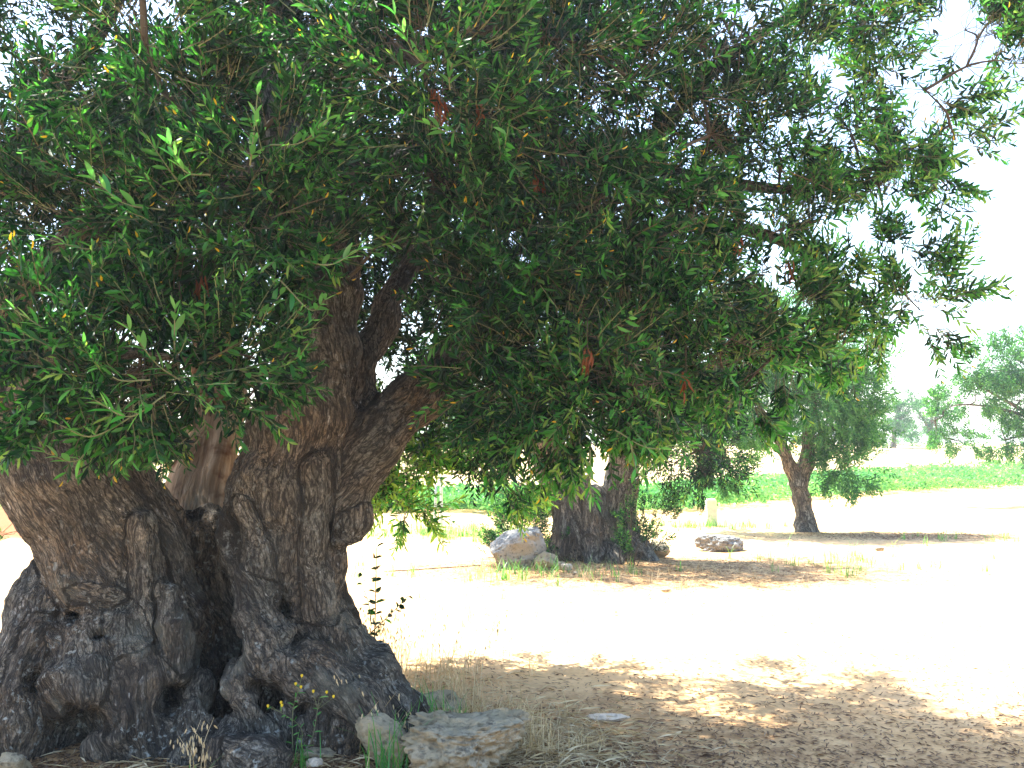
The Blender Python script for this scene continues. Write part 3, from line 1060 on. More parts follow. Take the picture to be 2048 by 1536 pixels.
# deep clumps, leaf tint lowered to paint the shade inside the crown
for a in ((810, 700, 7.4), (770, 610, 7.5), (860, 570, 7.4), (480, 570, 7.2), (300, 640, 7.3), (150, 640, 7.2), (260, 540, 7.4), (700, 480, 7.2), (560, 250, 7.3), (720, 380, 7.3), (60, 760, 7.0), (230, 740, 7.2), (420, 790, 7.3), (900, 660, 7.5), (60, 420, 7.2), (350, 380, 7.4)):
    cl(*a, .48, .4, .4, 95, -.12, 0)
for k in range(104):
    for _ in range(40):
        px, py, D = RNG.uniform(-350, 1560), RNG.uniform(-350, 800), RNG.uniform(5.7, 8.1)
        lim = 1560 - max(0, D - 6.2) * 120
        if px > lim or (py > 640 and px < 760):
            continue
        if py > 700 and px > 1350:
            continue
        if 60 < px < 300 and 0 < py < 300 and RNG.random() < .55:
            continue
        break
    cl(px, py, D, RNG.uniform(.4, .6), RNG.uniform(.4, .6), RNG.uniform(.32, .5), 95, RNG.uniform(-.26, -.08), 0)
# crown above and before the picture, which shades the near ground
for k in range(46):
    x, y, z = RNG.uniform(-5.5, 2.6), RNG.uniform(2.6, 7.6), RNG.uniform(4.0, 5.9)
    if z > 5.9 - ((x + 1.5) / 4.3) ** 2 * 1.2 - ((y - 5.4) / 3.0) ** 2 * .8:
        continue
    if x > .2 and RNG.random() < .7:
        continue
    CL.append((np.array((x, y, z)), np.array((.55, .55, .42)), 80, 0.0, 0))

TRUNK_GAP = [(592, 590), (620, 545), (740, 545), (800, 610), (950, 655), (890, 770), (810, 860), (750, 1000), (730, 1110), (330, 1110), (320, 870), (440, 860), (535, 790)]
STEM_GAP = [(-50, 838), (330, 838), (470, 960), (520, 1250), (-50, 1250)]
VOID1 = [(650, 250), (760, 250), (790, 420), (700, 460), (640, 400)]
bags = [Bag(), Bag()]
tw = Bag()
rg = np.random.default_rng(77)
WOOD = LIMB_PTS
CL.sort(key=lambda e: np.min(np.linalg.norm(LIMB_PTS - e[0], axis=1)))
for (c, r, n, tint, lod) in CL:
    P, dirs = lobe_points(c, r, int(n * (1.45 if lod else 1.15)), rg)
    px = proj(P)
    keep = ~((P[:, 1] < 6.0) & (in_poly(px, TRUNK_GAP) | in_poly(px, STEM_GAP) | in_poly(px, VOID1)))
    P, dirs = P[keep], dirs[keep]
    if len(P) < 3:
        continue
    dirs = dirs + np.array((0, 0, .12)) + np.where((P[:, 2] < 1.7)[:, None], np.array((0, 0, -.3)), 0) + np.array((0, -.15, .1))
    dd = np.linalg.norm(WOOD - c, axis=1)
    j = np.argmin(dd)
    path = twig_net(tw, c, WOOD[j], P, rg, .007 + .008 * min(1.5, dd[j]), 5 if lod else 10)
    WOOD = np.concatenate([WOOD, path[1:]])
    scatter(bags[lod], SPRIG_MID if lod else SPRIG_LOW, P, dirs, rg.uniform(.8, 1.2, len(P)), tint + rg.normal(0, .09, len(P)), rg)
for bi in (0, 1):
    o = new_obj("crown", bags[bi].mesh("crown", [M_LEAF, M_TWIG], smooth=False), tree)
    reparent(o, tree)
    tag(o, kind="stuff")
o = reparent(new_obj("branches", tw.mesh("branches", [M_TWIG], bark=True), tree), tree)
tag(o, kind="stuff")

# ---- near sprigs whose leaves can be told apart one by one
def leaf_mesh(name, L, W, bend, material, tint):
    n = 6
    V, Q = [], []
    for i in range(n + 1):
        f = i / n
        w = W * .5 * math.sin(math.pi * min(1, f * .97 + .03)) ** .75 if 0 < i < n else W * .02
        z = -bend * L * f * f
        V += [(-w, f * L, z + w * .35), (0, f * L, z), (w, f * L, z + w * .35)]
    for i in range(n):
        a = i * 3
        Q += [(a, a + 1, a + 4, a + 3), (a + 1, a + 2, a + 5, a + 4)]
    return quad_mesh(name, np.array(V), np.array(Q), [material], None, [("tint", 'FACE', 'FLOAT', np.full(len(Q), tint))])


LEAVES = [leaf_mesh("leaf", L, W, bd, M_YOUNG, t) for (L, W, bd, t) in
          ((.092, .024, .18, .5), (.084, .023, .05, .7), (.078, .022, .28, .3), (.070, .019, -.05, .9), (.060, .017, .12, .65))]


def hero_sprig(base, tip, pairs, rng, sag=.05):
    base, tip = np.array(base), np.array(tip)
    C = catmull([base, (base + tip) / 2 + np.array((0, 0, -sag)) + rng.normal(0, .02, 3), tip], 12)
    b = Bag()
    V, Q, bc = tube(C, [.0042, .0018], 6, 12)
    b.add(V, Q, 0, .9, bc)
    sp = reparent(new_obj("sprig", b.mesh("sprig", [M_TWIG], bark=True), tree), tree)
    T, N, B = frames(C)
    for p in range(pairs):
        f = .22 + .78 * p / (pairs - 1)
        i = min(11, int(round(f * 11)))
        roll = (p % 2) * math.pi / 2 + rng.normal(0, .3)
        for s in (0, 1):
            sd = N[i] * math.cos(roll + s * math.pi) + B[i] * math.sin(roll + s * math.pi)
            a = rng.uniform(.6, 1.0) * (1 - .45 * f)
            y = unit(T[i] * math.cos(a) + sd * math.sin(a) + np.array((0, 0, .12)))
            x = unit(np.cross(y, np.array((rng.normal(0, .3), rng.normal(0, .3), 1.0))))
            z = np.cross(x, y)
            lf = bpy.data.objects.new("leaf", LEAVES[int(rng.integers(0, 3)) if f < .75 else int(rng.integers(2, 5))])
            COL.objects.link(lf)
            lf.parent = sp
            k = rng.uniform(.85, 1.15)
            M = np.eye(4)
            M[:3, :3] = np.stack([x, y, z], 1) * k
            M[:3, 3] = C[i]
            from mathutils import Matrix
            lf.matrix_local = Matrix(M.tolist())


hr = np.random.default_rng(3)
for (bx, by, D0, tx, ty, D1, prs) in (
        (210, 640, 4.25, 70, 560, 4.1, 6), (200, 650, 4.2, 30, 620, 4.0, 6), (190, 660, 4.15, 5, 680, 3.95, 5),
        (360, 760, 4.2, 260, 660, 4.0, 6), (300, 760, 4.1, 170, 690, 3.9, 6), (330, 790, 4.1, 190, 800, 3.9, 6),
        (270, 830, 4.2, 120, 850, 4.0, 5), (200, 850, 4.2, 90, 905, 4.05, 5), (350, 720, 4.2, 350, 620, 4.05, 5),
        (480, 740, 4.3, 590, 715, 4.2, 5), (470, 640, 4.3, 560, 590, 4.2, 5), (540, 290, 4.3, 655, 240, 4.15, 6),
        (500, 330, 4.2, 515, 190, 4.1, 6), (420, 350, 4.25, 340, 290, 4.1, 6), (330, 420, 4.3, 190, 360, 4.1, 6),
        (600, 520, 4.3, 715, 500, 4.2, 6), (560, 560, 4.3, 650, 600, 4.2, 5), (880, 120, 4.3, 790, 30, 4.15, 6),
        (900, 180, 4.3, 930, 60, 4.15, 6), (930, 230, 4.4, 860, 250, 4.2, 5), (240, 480, 4.3, 100, 480, 4.15, 5),
        (1230, 860, 4.95, 1380, 890, 4.85, 5), (1180, 900, 5.0, 1190, 1000, 4.9, 5), (1260, 880, 4.9, 1300, 960, 4.85, 5),
        (960, 930, 6.0, 1000, 985, 5.9, 4)):
    hero_sprig(at(bx, by, D0), at(tx, ty, D1), prs, hr)

# dead clusters and bare twigs
for (px, py, D) in ((1175, 690, 4.8), (870, 170, 4.35), (965, 195, 4.5), (1476, 465, 5.4), (1580, 515, 5.5), (1070, 345, 4.75), (1372, 740, 5.1), (1330, 500, 5.2), (405, 545, 4.5), (885, 200, 4.4)):
    b = Bag()
    base = at(px, py, D)
    for i in range(int(hr.integers(10, 18))):
        lv, lq = leaf_midv(.075, .010, .6, .2)
        y = unit(np.array((hr.normal(0, .22), hr.normal(0, .22), -1)))
        R = basis_from_dir(y[None], np.array([hr.uniform(0, 6)]), hr)[0]
        b.add(lv @ R.T + base + np.array((hr.normal(0, .012), hr.normal(0, .012), -abs(hr.normal(0, .045)))), lq, 0, hr.uniform(0, 1))
    V, Q, bc = tube([base + (0, 0, .12), base, base - (0, 0, .06)], [.003, .002, .001], 4, 5)
    b.add(V, Q, 1, .2)
    reparent(new_obj("dead_leaf_cluster", b.mesh("dead_leaf_cluster", [M_DEAD, M_TWIG], smooth=False), tree), tree)

b = Bag()
for i in range(90):
    px, py = hr.uniform(1000, 1650), hr.uniform(0, 720)
    if i < 22:
        px, py = hr.normal(1270, 50), hr.normal(360, 25)
    D = 4.9 + (px - 1000) / 700 * .8
    p0 = at(px, py, D)
    L = hr.uniform(.15, .45)
    v = np.array((hr.normal(0, .6), hr.normal(0, .3), -abs(hr.normal(.5, .4))))
    p1 = p0 + unit(v) * L * .5 + hr.normal(0, .03, 3)
    p2 = p1 + unit(v + np.array((0, 0, -.5))) * L * .5
    V, Q, bc = tube([p0, p1, p2], [.0035, .0025, .001], 4, 8)
    b.add(V, Q, 0, hr.uniform(.3, .75))
o = reparent(new_obj("bare_twigs", b.mesh("bare_twigs", [M_TWIG]), tree), tree)
tag(o, kind="stuff")


# ================================================================== OTHER OLIVES
def other_tree(name, base, lines, lobes, label, vox, mat_bark, temps, leaf_mat, seed, scale=1.0, amp=.6, limbs=(), k=.08, every=10):
    t = empty(name, (float(base[0]), float(base[1]), gzs(*base)))
    tag(t, label, "tree", "olive trees of the grove")
    if lines:
        reparent(trunk_obj(lines, [], vox, mat_bark, t, "trunk", k=k, amp=amp), t)
    rng = np.random.default_rng(seed)
    pts = []
    for i, l in enumerate(limbs):
        b = Bag()
        V, Q, bc = tube([p[:3] for p in l], [p[3] for p in l], 9, len(l) * 5, .01, seed + i)
        b.add(V, Q, 0, .3, bc)
        reparent(new_obj("limb", b.mesh("limb", [mat_bark], bark=True), t), t)
        pts.append(catmull([p[:3] for p in l], 12))
    pts = np.concatenate(pts) if pts else np.array([[base[0], base[1], 1.5]])
    bag, tws = Bag(), Bag()
    for (c, r, n, tint) in lobes:
        P, dirs = lobe_points(np.array(c), np.array(r), n, rng)
        dirs = dirs + np.where((P[:, 2] < c[2])[:, None], np.array((0, 0, -.45)), np.array((0, 0, .2)))
        j = np.argmin(np.linalg.norm(pts - c, axis=1))
        pts = np.concatenate([pts, twig_net(tws, np.array(c), pts[j], P, rng, .018, every)[1:]])
        scatter(bag, temps, P, dirs, rng.uniform(.8, 1.2, len(P)) * scale, tint + rng.normal(0, .11, len(P)), rng)
    tag(reparent(new_obj("crown", bag.mesh("crown", [leaf_mat, M_TWIG], smooth=False), t), t), kind="stuff")
    tag(reparent(new_obj("branches", tws.mesh("branches", [M_TWIG], bark=True), t), t), kind="stuff")
    return t


def lob(px, py, D, rx, ry, rz, n, tint=0.0):
    return (at(px, py, D), np.array((rx, ry, rz)), n, tint)


# second old olive, twisted twin trunk
L2 = [pl((1200, 1130, 13.2, .32), (1195, 1050, 13.2, .25), (1188, 990, 13.2, .15)), pl((1165, 1125, 13.1, .34), (1150, 1060, 13.1, .27), (1135, 1000, 13.1, .24), (1105, 940, 13.1, .22), (1070, 870, 13.0, .18), (1040, 800, 13, .13)),
      pl((1235, 1125, 13.3, .33), (1232, 1050, 13.3, .25), (1240, 980, 13.3, .21), (1250, 900, 13.3, .18), (1280, 800, 13.3, .14)),
      pl((1125, 1090, 12.95, .15), (1098, 1135, 12.75, .13)), pl((1180, 1090, 12.8, .1), (1190, 1130, 12.6, .09)),
      pl((1270, 1090, 13.1, .16), (1300, 1128, 12.9, .12)), pl((1225, 1100, 12.9, .11), (1235, 1130, 12.7, .1)),
      pl((1165, 960, 12.92, .09), (1185, 1040, 12.86, .10), (1195, 1120, 12.78, .10)), pl((1120, 980, 12.9, .08), (1125, 1060, 12.84, .09), (1118, 1125, 12.8, .09))]
lob2 = [lob(*a) for a in (
    (1000, 770, 12.6, .8, .9, .5, 190, .0), (1150, 780, 12.4, .8, .7, .40, 170, .02), (1310, 790, 12.6, .8, .7, .45, 190, .0),
    (1400, 900, 12.8, .55, .6, .35, 130, .0), (1350, 925, 13.0, .4, .5, .22, 70, .0), (1420, 960, 12.8, .3, .4, .18, 45, .1),
    (1100, 700, 13, 1.1, 1.1, .7, 200, .0), (1280, 680, 13.2, 1.1, 1.1, .7, 200, .0), (1420, 780, 13.2, .7, .8, .5, 150, .02),
    (1000, 660, 13.4, .9, .9, .7, 140, .0), (1180, 560, 13.2, 1.1, 1.1, .7, 160, .0), (1340, 580, 13.3, .9, .9, .6, 140, .0), (930, 760, 13.5, .6, .8, .5, 90, .0))]
limbs2 = [pl((1045, 810, 13, .13), (1000, 740, 12.9, .09), (950, 680, 12.9, .04)), pl((1275, 810, 13.3, .13), (1330, 740, 13.1, .09), (1400, 700, 13, .04)),
          pl((1100, 920, 13.1, .12), (1130, 800, 12.6, .08), (1160, 700, 12.3, .04)), pl((1255, 880, 13.3, .12), (1220, 740, 13.4, .09), (1190, 620, 13.4, .05)),
          pl((1260, 880, 13.2, .08), (1330, 850, 12.8, .06), (1410, 880, 12.7, .03))]
lob2 = [(c, r, int(n * 1.5), t) for c, r, n, t in lob2]
other_tree("olive_tree", T2, L2, lob2, "old olive tree with twisted twin trunk beside the big grey boulder", .03, M_BARK2, SPRIG_LOW, M_LEAF, 21, 1.05, .85, limbs2)

# third, young olive
L3 = [pl((1612, 1075, 17.05, .14), (1610, 1040, 17.05, .13), (1604, 1000, 17.05, .12), (1598, 968, 17.05, .12)),
      pl((1598, 968, 17.05, .12), (1582, 935, 17.0, .10), (1566, 900, 17.0, .09), (1550, 860, 17, .07)),
      pl((1600, 968, 17.05, .13), (1612, 930, 17.1, .12), (1616, 880, 17.1, .09), (1625, 820, 17.1, .07)),
      pl((1602, 1055, 17, .1), (1594, 1078, 16.95, .07)), pl((1618, 1050, 17, .1), (1634, 1080, 16.95, .06))]
lob3 = [lob(*a) for a in (
    (1540, 830, 16.9, .6, .5, .36, 150, .05), (1480, 800, 16.7, .7, .7, .6, 190, .0), (1610, 790, 16.5, .7, .6, .5, 200, .08), (1690, 840, 16.9, .5, .6, .5, 170, .05),
    (1690, 930, 16.9, .42, .5, .42, 150, -.05), (1655, 890, 16.9, .28, .4, .3, 75, .05), (1700, 760, 17, .5, .6, .45, 140, .12), (1600, 720, 17, .7, .8, .5, 170, .08), (1680, 700, 17.3, .5, .6, .35, 90, .16),
    (1480, 710, 17, .7, .8, .5, 140, .0), (1450, 900, 17, .32, .4, .35, 75, .12), (1440, 950, 17, .2, .3, .22, 34, .18), (1515, 880, 17.2, .3, .4, .2, 50, .08), (1560, 650, 17.3, .8, .7, .4, 170, .05), (1660, 660, 17.3, .6, .7, .35, 110, .12), (1440, 640, 17.3, .7, .7, .4, 140, 0.),
    (1400, 850, 17.2, .5, .6, .5, 110, .0), (1735, 800, 17.2, .3, .4, .3, 60, .12), (1745, 720, 17.3, .26, .4, .26, 40, .18))]
limbs3 = [pl((1552, 862, 17, .07), (1500, 800, 16.9, .05), (1450, 770, 16.9, .03)), pl((1623, 830, 17.1, .07), (1640, 760, 17.1, .05), (1680, 720, 17.1, .03)),
          pl((1616, 890, 17.1, .06), (1660, 860, 17, .05), (1700, 860, 16.9, .03)), pl((1560, 880, 17, .05), (1590, 800, 16.7, .04), (1600, 740, 16.7, .03))]
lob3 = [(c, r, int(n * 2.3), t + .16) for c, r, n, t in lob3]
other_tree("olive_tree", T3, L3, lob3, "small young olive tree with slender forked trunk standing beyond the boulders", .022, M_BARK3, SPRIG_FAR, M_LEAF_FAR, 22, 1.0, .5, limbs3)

# the half-seen olive at the right edge
B4 = np.array((13.6, 24.5))
L4 = [[(13.6, 24.5, .0, .3), (13.5, 24.5, .7, .24), (13.3, 24.5, 1.4, .2), (13.0, 24.5, 2.0, .15)]]
lob4 = [lob(*a) for a in (
    (1985, 740, 24, .7, .7, .45, 130, .2), (2040, 720, 24, .7, .8, .6, 130, .18), (1950, 790, 24, .42, .5, .3, 60, .2), (2040, 800, 24.3, .8, .8, .5, 110, .15), (1900, 810, 24, .32, .4, .2, 34, .22), (1870, 840, 24, .26, .3, .26, 28, .22),
    (1890, 875, 24, .18, .3, .22, 18, .24), (2010, 880, 24, .4, .5, .3, 60, .22), (2060, 880, 24, .5, .6, .4, 80, .15), (1930, 885, 24, .2, .3, .2, 20, .24), (2120, 760, 24.4, 1, 1, .8, 150, .1), (2140, 880, 24.4, .9, .9, .5, 110, .1),
    (1935, 740, 24, .2, .3, .3, 26, .24))]
limbs4 = [[(13.1, 24.5, 1.8, .09), (12.3, 24.3, 2.3, .05), (11.5, 24.1, 2.7, .03), (11, 24, 3.0, .015)], [(13.1, 24.5, 1.8, .12), (12.7, 24.4, 2.6, .08), (12.4, 24.2, 3.2, .04)],
          [(12.6, 24.4, 2.1, .045), (11.6, 24.2, 2.35, .03), (10.7, 24.1, 2.4, .018), (10.3, 24, 2.25, .01)]]
lob4 = [(c, r, int(n * 2.2), t) for c, r, n, t in lob4]
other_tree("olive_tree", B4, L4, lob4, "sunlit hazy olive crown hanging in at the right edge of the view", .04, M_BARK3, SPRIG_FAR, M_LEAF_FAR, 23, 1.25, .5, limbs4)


# olives on the far side of the field
def far_tree(px, D, h, w, seed, label, tint=.1, n=44):
    x = (px - 1024) / FPX * D
    z0 = gzs(x, D)
    rng = np.random.default_rng(seed)
    lobes = []
    for i in range(14):
        a = rng.uniform(0, 6.28)
        q = rng.uniform(.1, .75)
        lobes.append(((x + math.cos(a) * w * q, D + math.sin(a) * w * q, z0 + h * rng.uniform(.18, .8)), (w * .45, w * .45, h * .22), n, tint))
    tr = [[(x, D, z0 - .1, .2), (x + .1, D, z0 + h * .3, .14), (x + .2, D, z0 + h * .55, .09)]]
    lim = [[(x, D, z0 + h * .3, .1), (x - w * .4, D, z0 + h * .55, .05)], [(x + .1, D, z0 + h * .3, .1), (x + w * .4, D, z0 + h * .6, .04)]]
    other_tree("olive_tree", (x, D), tr, lobes, label, .08, M_BARK3, SPRIG_VFAR, M_LEAF_FAR, seed, 1.0, .3, lim, every=6)


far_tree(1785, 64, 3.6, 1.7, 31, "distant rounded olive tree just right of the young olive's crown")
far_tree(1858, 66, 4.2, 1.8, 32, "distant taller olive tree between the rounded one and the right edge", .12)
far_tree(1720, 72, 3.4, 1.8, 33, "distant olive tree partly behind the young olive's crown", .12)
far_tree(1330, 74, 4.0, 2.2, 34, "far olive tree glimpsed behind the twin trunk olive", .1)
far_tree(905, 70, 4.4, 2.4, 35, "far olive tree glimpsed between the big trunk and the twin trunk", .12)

# hedge of low scrub on the far edge, one mass
b = Bag()
rg = np.random.default_rng(8)
for i in range(150):
    x = rg.uniform(-34, 46)
    y = 72 + rg.normal(0, 2)
    z = gzs(x, y)
    P, dr = lobe_points(np.array((x, y, z + .5)), np.array((.9, .8, .55 + .25 * rg.random())), 16, rg)
    scatter(b, SPRIG_VFAR, P, dr, rg.uniform(.8, 1.3, 16), .15 + rg.normal(0, .1, 16), rg)
tag(new_obj("scrub", b.mesh("scrub", [M_LEAF_FAR, M_TWIG], smooth=False)), "low distant scrub along the far edge of the pale field", "scrub", None, "stuff")

# ------------------------------------------------------------------ crop field
def build_crop():
    rg = np.random.default_rng(15)
    temps = []
    for _ in range(6):
        bb = Bag()
        for i in range(16):
            lv, lq = leaf_lowv(rg.uniform(.10, .17), rg.uniform(.06, .1), rg.uniform(.1, .5), rg.uniform(0, .4))
            y = unit(np.array((rg.normal(0, .8), rg.normal(0, .8), rg.uniform(.1, 1))))
            R = basis_from_dir(y[None], np.array([rg.normal(0, .8)]), rg)[0]
            bb.add(lv @ R.T + np.array((rg.normal(0, .1), rg.normal(0, .1), rg.uniform(.08, .36))), lq, 0, float(np.clip(rg.normal(.5, .22), 0, .97)))
        temps.append((np.concatenate(bb.V), np.concatenate(bb.Q), np.concatenate(bb.M), np.concatenate(bb.T)))
    near = np.array([(-22, 24.5), (-9, 22.5), (-1.5, 21.6), (2.9, 21.3), (10.2, 28.7), (17, 33.5), (30, 43)])
    P = []
    for s in range(16):
        f = s / 15
        L = catmull(near, 420)
        wd = np.interp(L[:, 0], (-20, -1, 3, 12, 30), (2.5, 3.0, 4.5, 6.0, 7.0))
        P.append(np.stack([L[:, 0] - f * wd * .35 + rg.normal(0, .1, 420), L[:, 1] + f * wd + rg.normal(0, .1, 420)], 1))
    P = np.concatenate(P)
    P = P[rg.random(len(P)) < .9]
    P3 = np.stack([P[:, 0], P[:, 1], gz(P[:, 0], P[:, 1])], 1)
    bag = Bag()
    pick = rg.integers(0, 6, len(P3))
    sc = rg.uniform(.5, 1.0, len(P3)) * (1 + .3 * noise(P3, .9, 8))
    ti = .3 * fbm(P3, .45, 5, 3) + rg.normal(0, .08, len(P3))
    for k, (TV, TQ, TM, TT) in enumerate(temps):
        m = np.nonzero(pick == k)[0]
        an = rg.uniform(0, 6.28, len(m))
        R = np.zeros((len(m), 3, 3))
        R[:, 0, 0] = np.cos(an); R[:, 0, 1] = -np.sin(an); R[:, 1, 0] = np.sin(an); R[:, 1, 1] = np.cos(an); R[:, 2, 2] = 1
        V = np.einsum('nij,vj->nvi', R, TV) * sc[m][:, None, None] + P3[m][:, None]
        Q = TQ[None] + (np.arange(len(m)) * len(TV))[:, None, None]
        bag.add(V.reshape(-1, 3), Q.reshape(-1, 4), 0, np.clip(TT[None] + ti[m][:, None], 0, .98).ravel())
    tag(new_obj("crop_field", bag.mesh("crop_field", [M_CROP], smooth=False)), "band of leafy bright green crop beyond the pale track", "crop", None, "stuff")


build_crop()


# ------------------------------------------------------------------ stones
def ico(sub):
    import bmesh
    bm = bmesh.new()
    bmesh.ops.create_icosphere(bm, subdivisions=sub, radius=1.0)
    V = np.array([v.co[:] for v in bm.verts])
    F = [[v.index for v in f.verts] for f in bm.faces]
    bm.free()
    return V, F


ICO = {k: ico(k) for k in (3, 4, 5, 6)}


def rock(name, center, dims, material, label, cat, seed, sub=4, rotz=0.0, tilt=(0, 0), cuts=7, rough=.10, group=None, strata=0.0, sink=.25, detail=.03, boxy=1.0):
    V0, F = ICO[sub]
    rng = np.random.default_rng(seed)
    V = np.sign(V0) * np.abs(V0) ** boxy
    for i in range(cuts):                       # planar fracture faces
        nrm = unit(rng.normal(0, 1, 3) * np.array((1, 1, .7)))
        d = rng.uniform(.55, .88)
        e = V @ nrm - d
        V = V - np.clip(e, 0, None)[:, None] * nrm * .92
    V[:, 2] = np.where(V[:, 2] > .72, .72 + (V[:, 2] - .72) * .3, V[:, 2])
    N = unit(V)
    V = V + N * (rough * fbm(V, 1.6, seed, 2) + rough * .5 * (1 - 2 * np.abs(noise(V, 3.5, seed + 3))))[:, None]
    V = V + N * (detail * fbm(V, 7.0, seed + 9, 4, .6))[:, None]
    V = V - N * (detail * 1.3 * np.clip(.25 - np.abs(noise(V, 5.5, seed + 19)), 0, 1) * 3)[:, None]
    if strata:
        band = np.sin(V[:, 2] * 9 + 2.5 * noise(V, 1.8, seed + 2))
        V[:, :2] *= (1 + strata * band)[:, None]
    V = V * np.array(dims)
    R = rotm((0, 0, 1), rotz) @ rotm((1, 0, 0), tilt[0]) @ rotm((0, 1, 0), tilt[1])
    V = V @ R.T
    me = bpy.data.meshes.new(name)
    me.from_pydata(V.tolist(), [], F)
    for p in me.polygons:
        p.use_smooth = True
    me.materials.append(material)
    o = new_obj(name, me)
    zb = gzs(center[0], center[1])
    o.location = (center[0], center[1], zb - float(V[:, 2].min()) * (1 - sink) if len(center) == 2 else center[2])
    tag(o, label, cat, group)
    return o


def gp(px, py):
    """where a photo pixel meets the level ground"""
    D = CAMZ * FPX / (py - 885.0)
    return np.array(((px - 1024) / FPX * D, D))


p = gp(1026, 1132)
rock("boulder", p, (.37, .26, .245), M_ROCK, "big grey and ochre boulder left of the twin trunk olive", "boulder", 4, 5, .1, (.05, -.22), 5, .06, boxy=.55, detail=.05)
p = gp(1436, 1098)
rock("boulder", p, (.34, .2, .135), M_ROCKG, "low grey boulder lying alone between the twin trunk and young olives", "boulder", 15, 5, .05, (0, .05), 5, .14, sink=.4, boxy=.8, detail=.06)
p = gp(1092, 1136)
rock("stone", p, (.14, .1, .12), M_ROCKW, "broken ochre stone leaning against the big grey boulder", "stone", 6, 4, .4, (.2, .3), 8)
p = gp(1118, 1137)
rock("stone", p, (.075, .06, .06), M_ROCKW, "small ochre stone between the broken stone and the white one", "stone", 7, 4)
p = gp(1131, 1138)
rock("stone", p, (.075, .06, .05), M_ROCKP, "small rounded white stone near the foot of the twin trunk", "stone", 8, 4)
p = gp(1312, 1112)
rock("stone", p, (.16, .12, .13), M_ROCKW, "mossy brown stone at the right foot of the twin trunk", "stone", 9, 4, .3, (0, 0), 7, .16)
p = gp(1150, 1146)
rock("stone", p, (.03, .025, .02), M_ROCKP, "tiny white pebble before the twin trunk", "stone", 10, 3)
# near stones
rock("boulder", (-.225, 4.70), (.27, .24, .13), M_ROCKW, "broad flat pitted limestone slab at the bottom edge of the view", "boulder", 12, 6, .08, (.05, .02), 4, .18, None, .04, .1, .075, .75)
rock("boulder", (-.60, 4.74), (.16, .10, .115), M_ROCKW, "tilted limestone block wedged between the trunk root and the slab", "boulder", 23, 5, -.35, (.1, .55), 8, .10, None, .02, .1, .04)
rock("stone", (-.92, 4.86), (.09, .06, .035), M_ROCKW, "flat chipped stone on the dark litter left of the tilted block", "stone", 24, 4, .2, (0, .1), 8, .15)
rock("stone", (-.905, 4.72), (.042, .035, .033), M_ROCKP, "small round pale stone on the dark litter below the chipped stone", "stone", 25, 4)
rock("stone", (-1.19, 4.66), (.10, .07, .04), M_ROCKW, "half buried stone at the bottom edge under the roots", "stone", 26, 4, .1)
rock("stone", (-2.27, 4.66), (.10, .07, .06), M_ROCKW, "yellowish stone at the bottom left corner under the burl", "stone", 27, 4)
rock("stone", (-.47, 5.62), (.2, .12, .085), M_ROCKW, "weathered low stone behind the right root among dry grass", "stone", 28, 5, .2, (0, 0), 7, .12)
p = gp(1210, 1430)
rock("stone", p, (.115, .05, .022), M_ROCKP, "flat pale stone, whitened as if sunlit, lying on the litter right of the slab", "stone", 29, 4, .05, (0, 0), 5, .1, None, 0, .35)
rng_s = np.random.default_rng(50)
for (px, py, r, lab) in ((1330, 1182, .035, "small brown stone on the sunlit sand before the twin trunk"), (1752, 1098, .05, "lone reddish stone on the sand right of the young olive")):
    q = gp(px, py)
    rock("stone", q, (r * 1.6, r, r * .6), M_ROCKW, lab, "stone", int(px), 3)


# ------------------------------------------------------------------ posts
def post(name, px, py, h, r, material, label, lean=(0, 0), square=False):
    q = gp(px, py)
    z = gzs(*q)
    b = Bag()
    if square:
        ring = [(-1, -1), (1, -1), (1, 1), (-1, 1)]
        V, Q = [], []
        prof = [(-.1, 1.05), (h * .5, 1.0), (h - .03, .96), (h, .8)]
        for (zz, k) in prof:
            V += [(x * r * k, y * r * k, zz) for x, y in ring]
        for i in range(len(prof) - 1):
            for j in range(4):
                Q.append((i * 4 + j, i * 4 + (j + 1) % 4, i * 4 + 4 + (j + 1) % 4, i * 4 + 4 + j))
        Q.append((12, 13, 14, 15))
        V = np.array(V, float)
        V += noise(V * 9, 1, 4)[:, None] * .008
        b.add(V, Q)
        o = new_obj(name, b.mesh(name, [material], smooth=False))
    else:
        V, Q, _ = tube([(0, 0, -.1), (lean[0] * .5, lean[1] * .5, h * .5), (lean[0], lean[1], h)], [r, r, r * .97], 12, 6)
        n = len(V)
        V = np.vstack([V, V[-12:] * np.array((.8, .8, 1)) + np.array((lean[0] * .2, lean[1] * .2, 0)), V[-12:] * np.array((.8, .8, 1)) - np.array((0, 0, .12))])
        Q = np.vstack([Q, [[n - 12 + j, n - 12 + (j + 1) % 12, n + (j + 1) % 12, n + j] for j in range(12)],
                       [[n + j, n + (j + 1) % 12, n + 12 + (j + 1) % 12, n + 12 + j] for j in range(12)]])
        b.add(V, Q)
        o = new_obj(name, b.mesh(name, [material]))
    o.location = (q[0], q[1], z)
    tag(o, label, "post")
    return o


post("tube_post", 871, 1068, .80, .022, M_PIPE, "nearer thin pale metal tube post in the sunlit gap beside the big trunk", (.01, 0))
post("tube_post", 884, 1052, .88, .028, M_PIPE, "farther taller pale tube post just behind the thin one", (-.01, 0))
post("stone_post", 1420, 1052, .48, .09, M_POST, "short cream stone post before the crop behind hanging foliage", square=True)

# irrigation hose on the ground, left of the boulder
b = Bag()
hp = [gp(x, y) for x, y in ((770, 1141), (830, 1138), (900, 1134), (962, 1132))]
V, Q, _ = tube([(q[0], q[1], gzs(*q) + .012) for q in hp], [.007, .007], 6, 20)
b.add(V, Q)
o = new_obj("hose", b.mesh("hose", [M_HOSE]))
tag(o, "thin dark irrigation hose lying on the ground left of the big boulder", "hose")


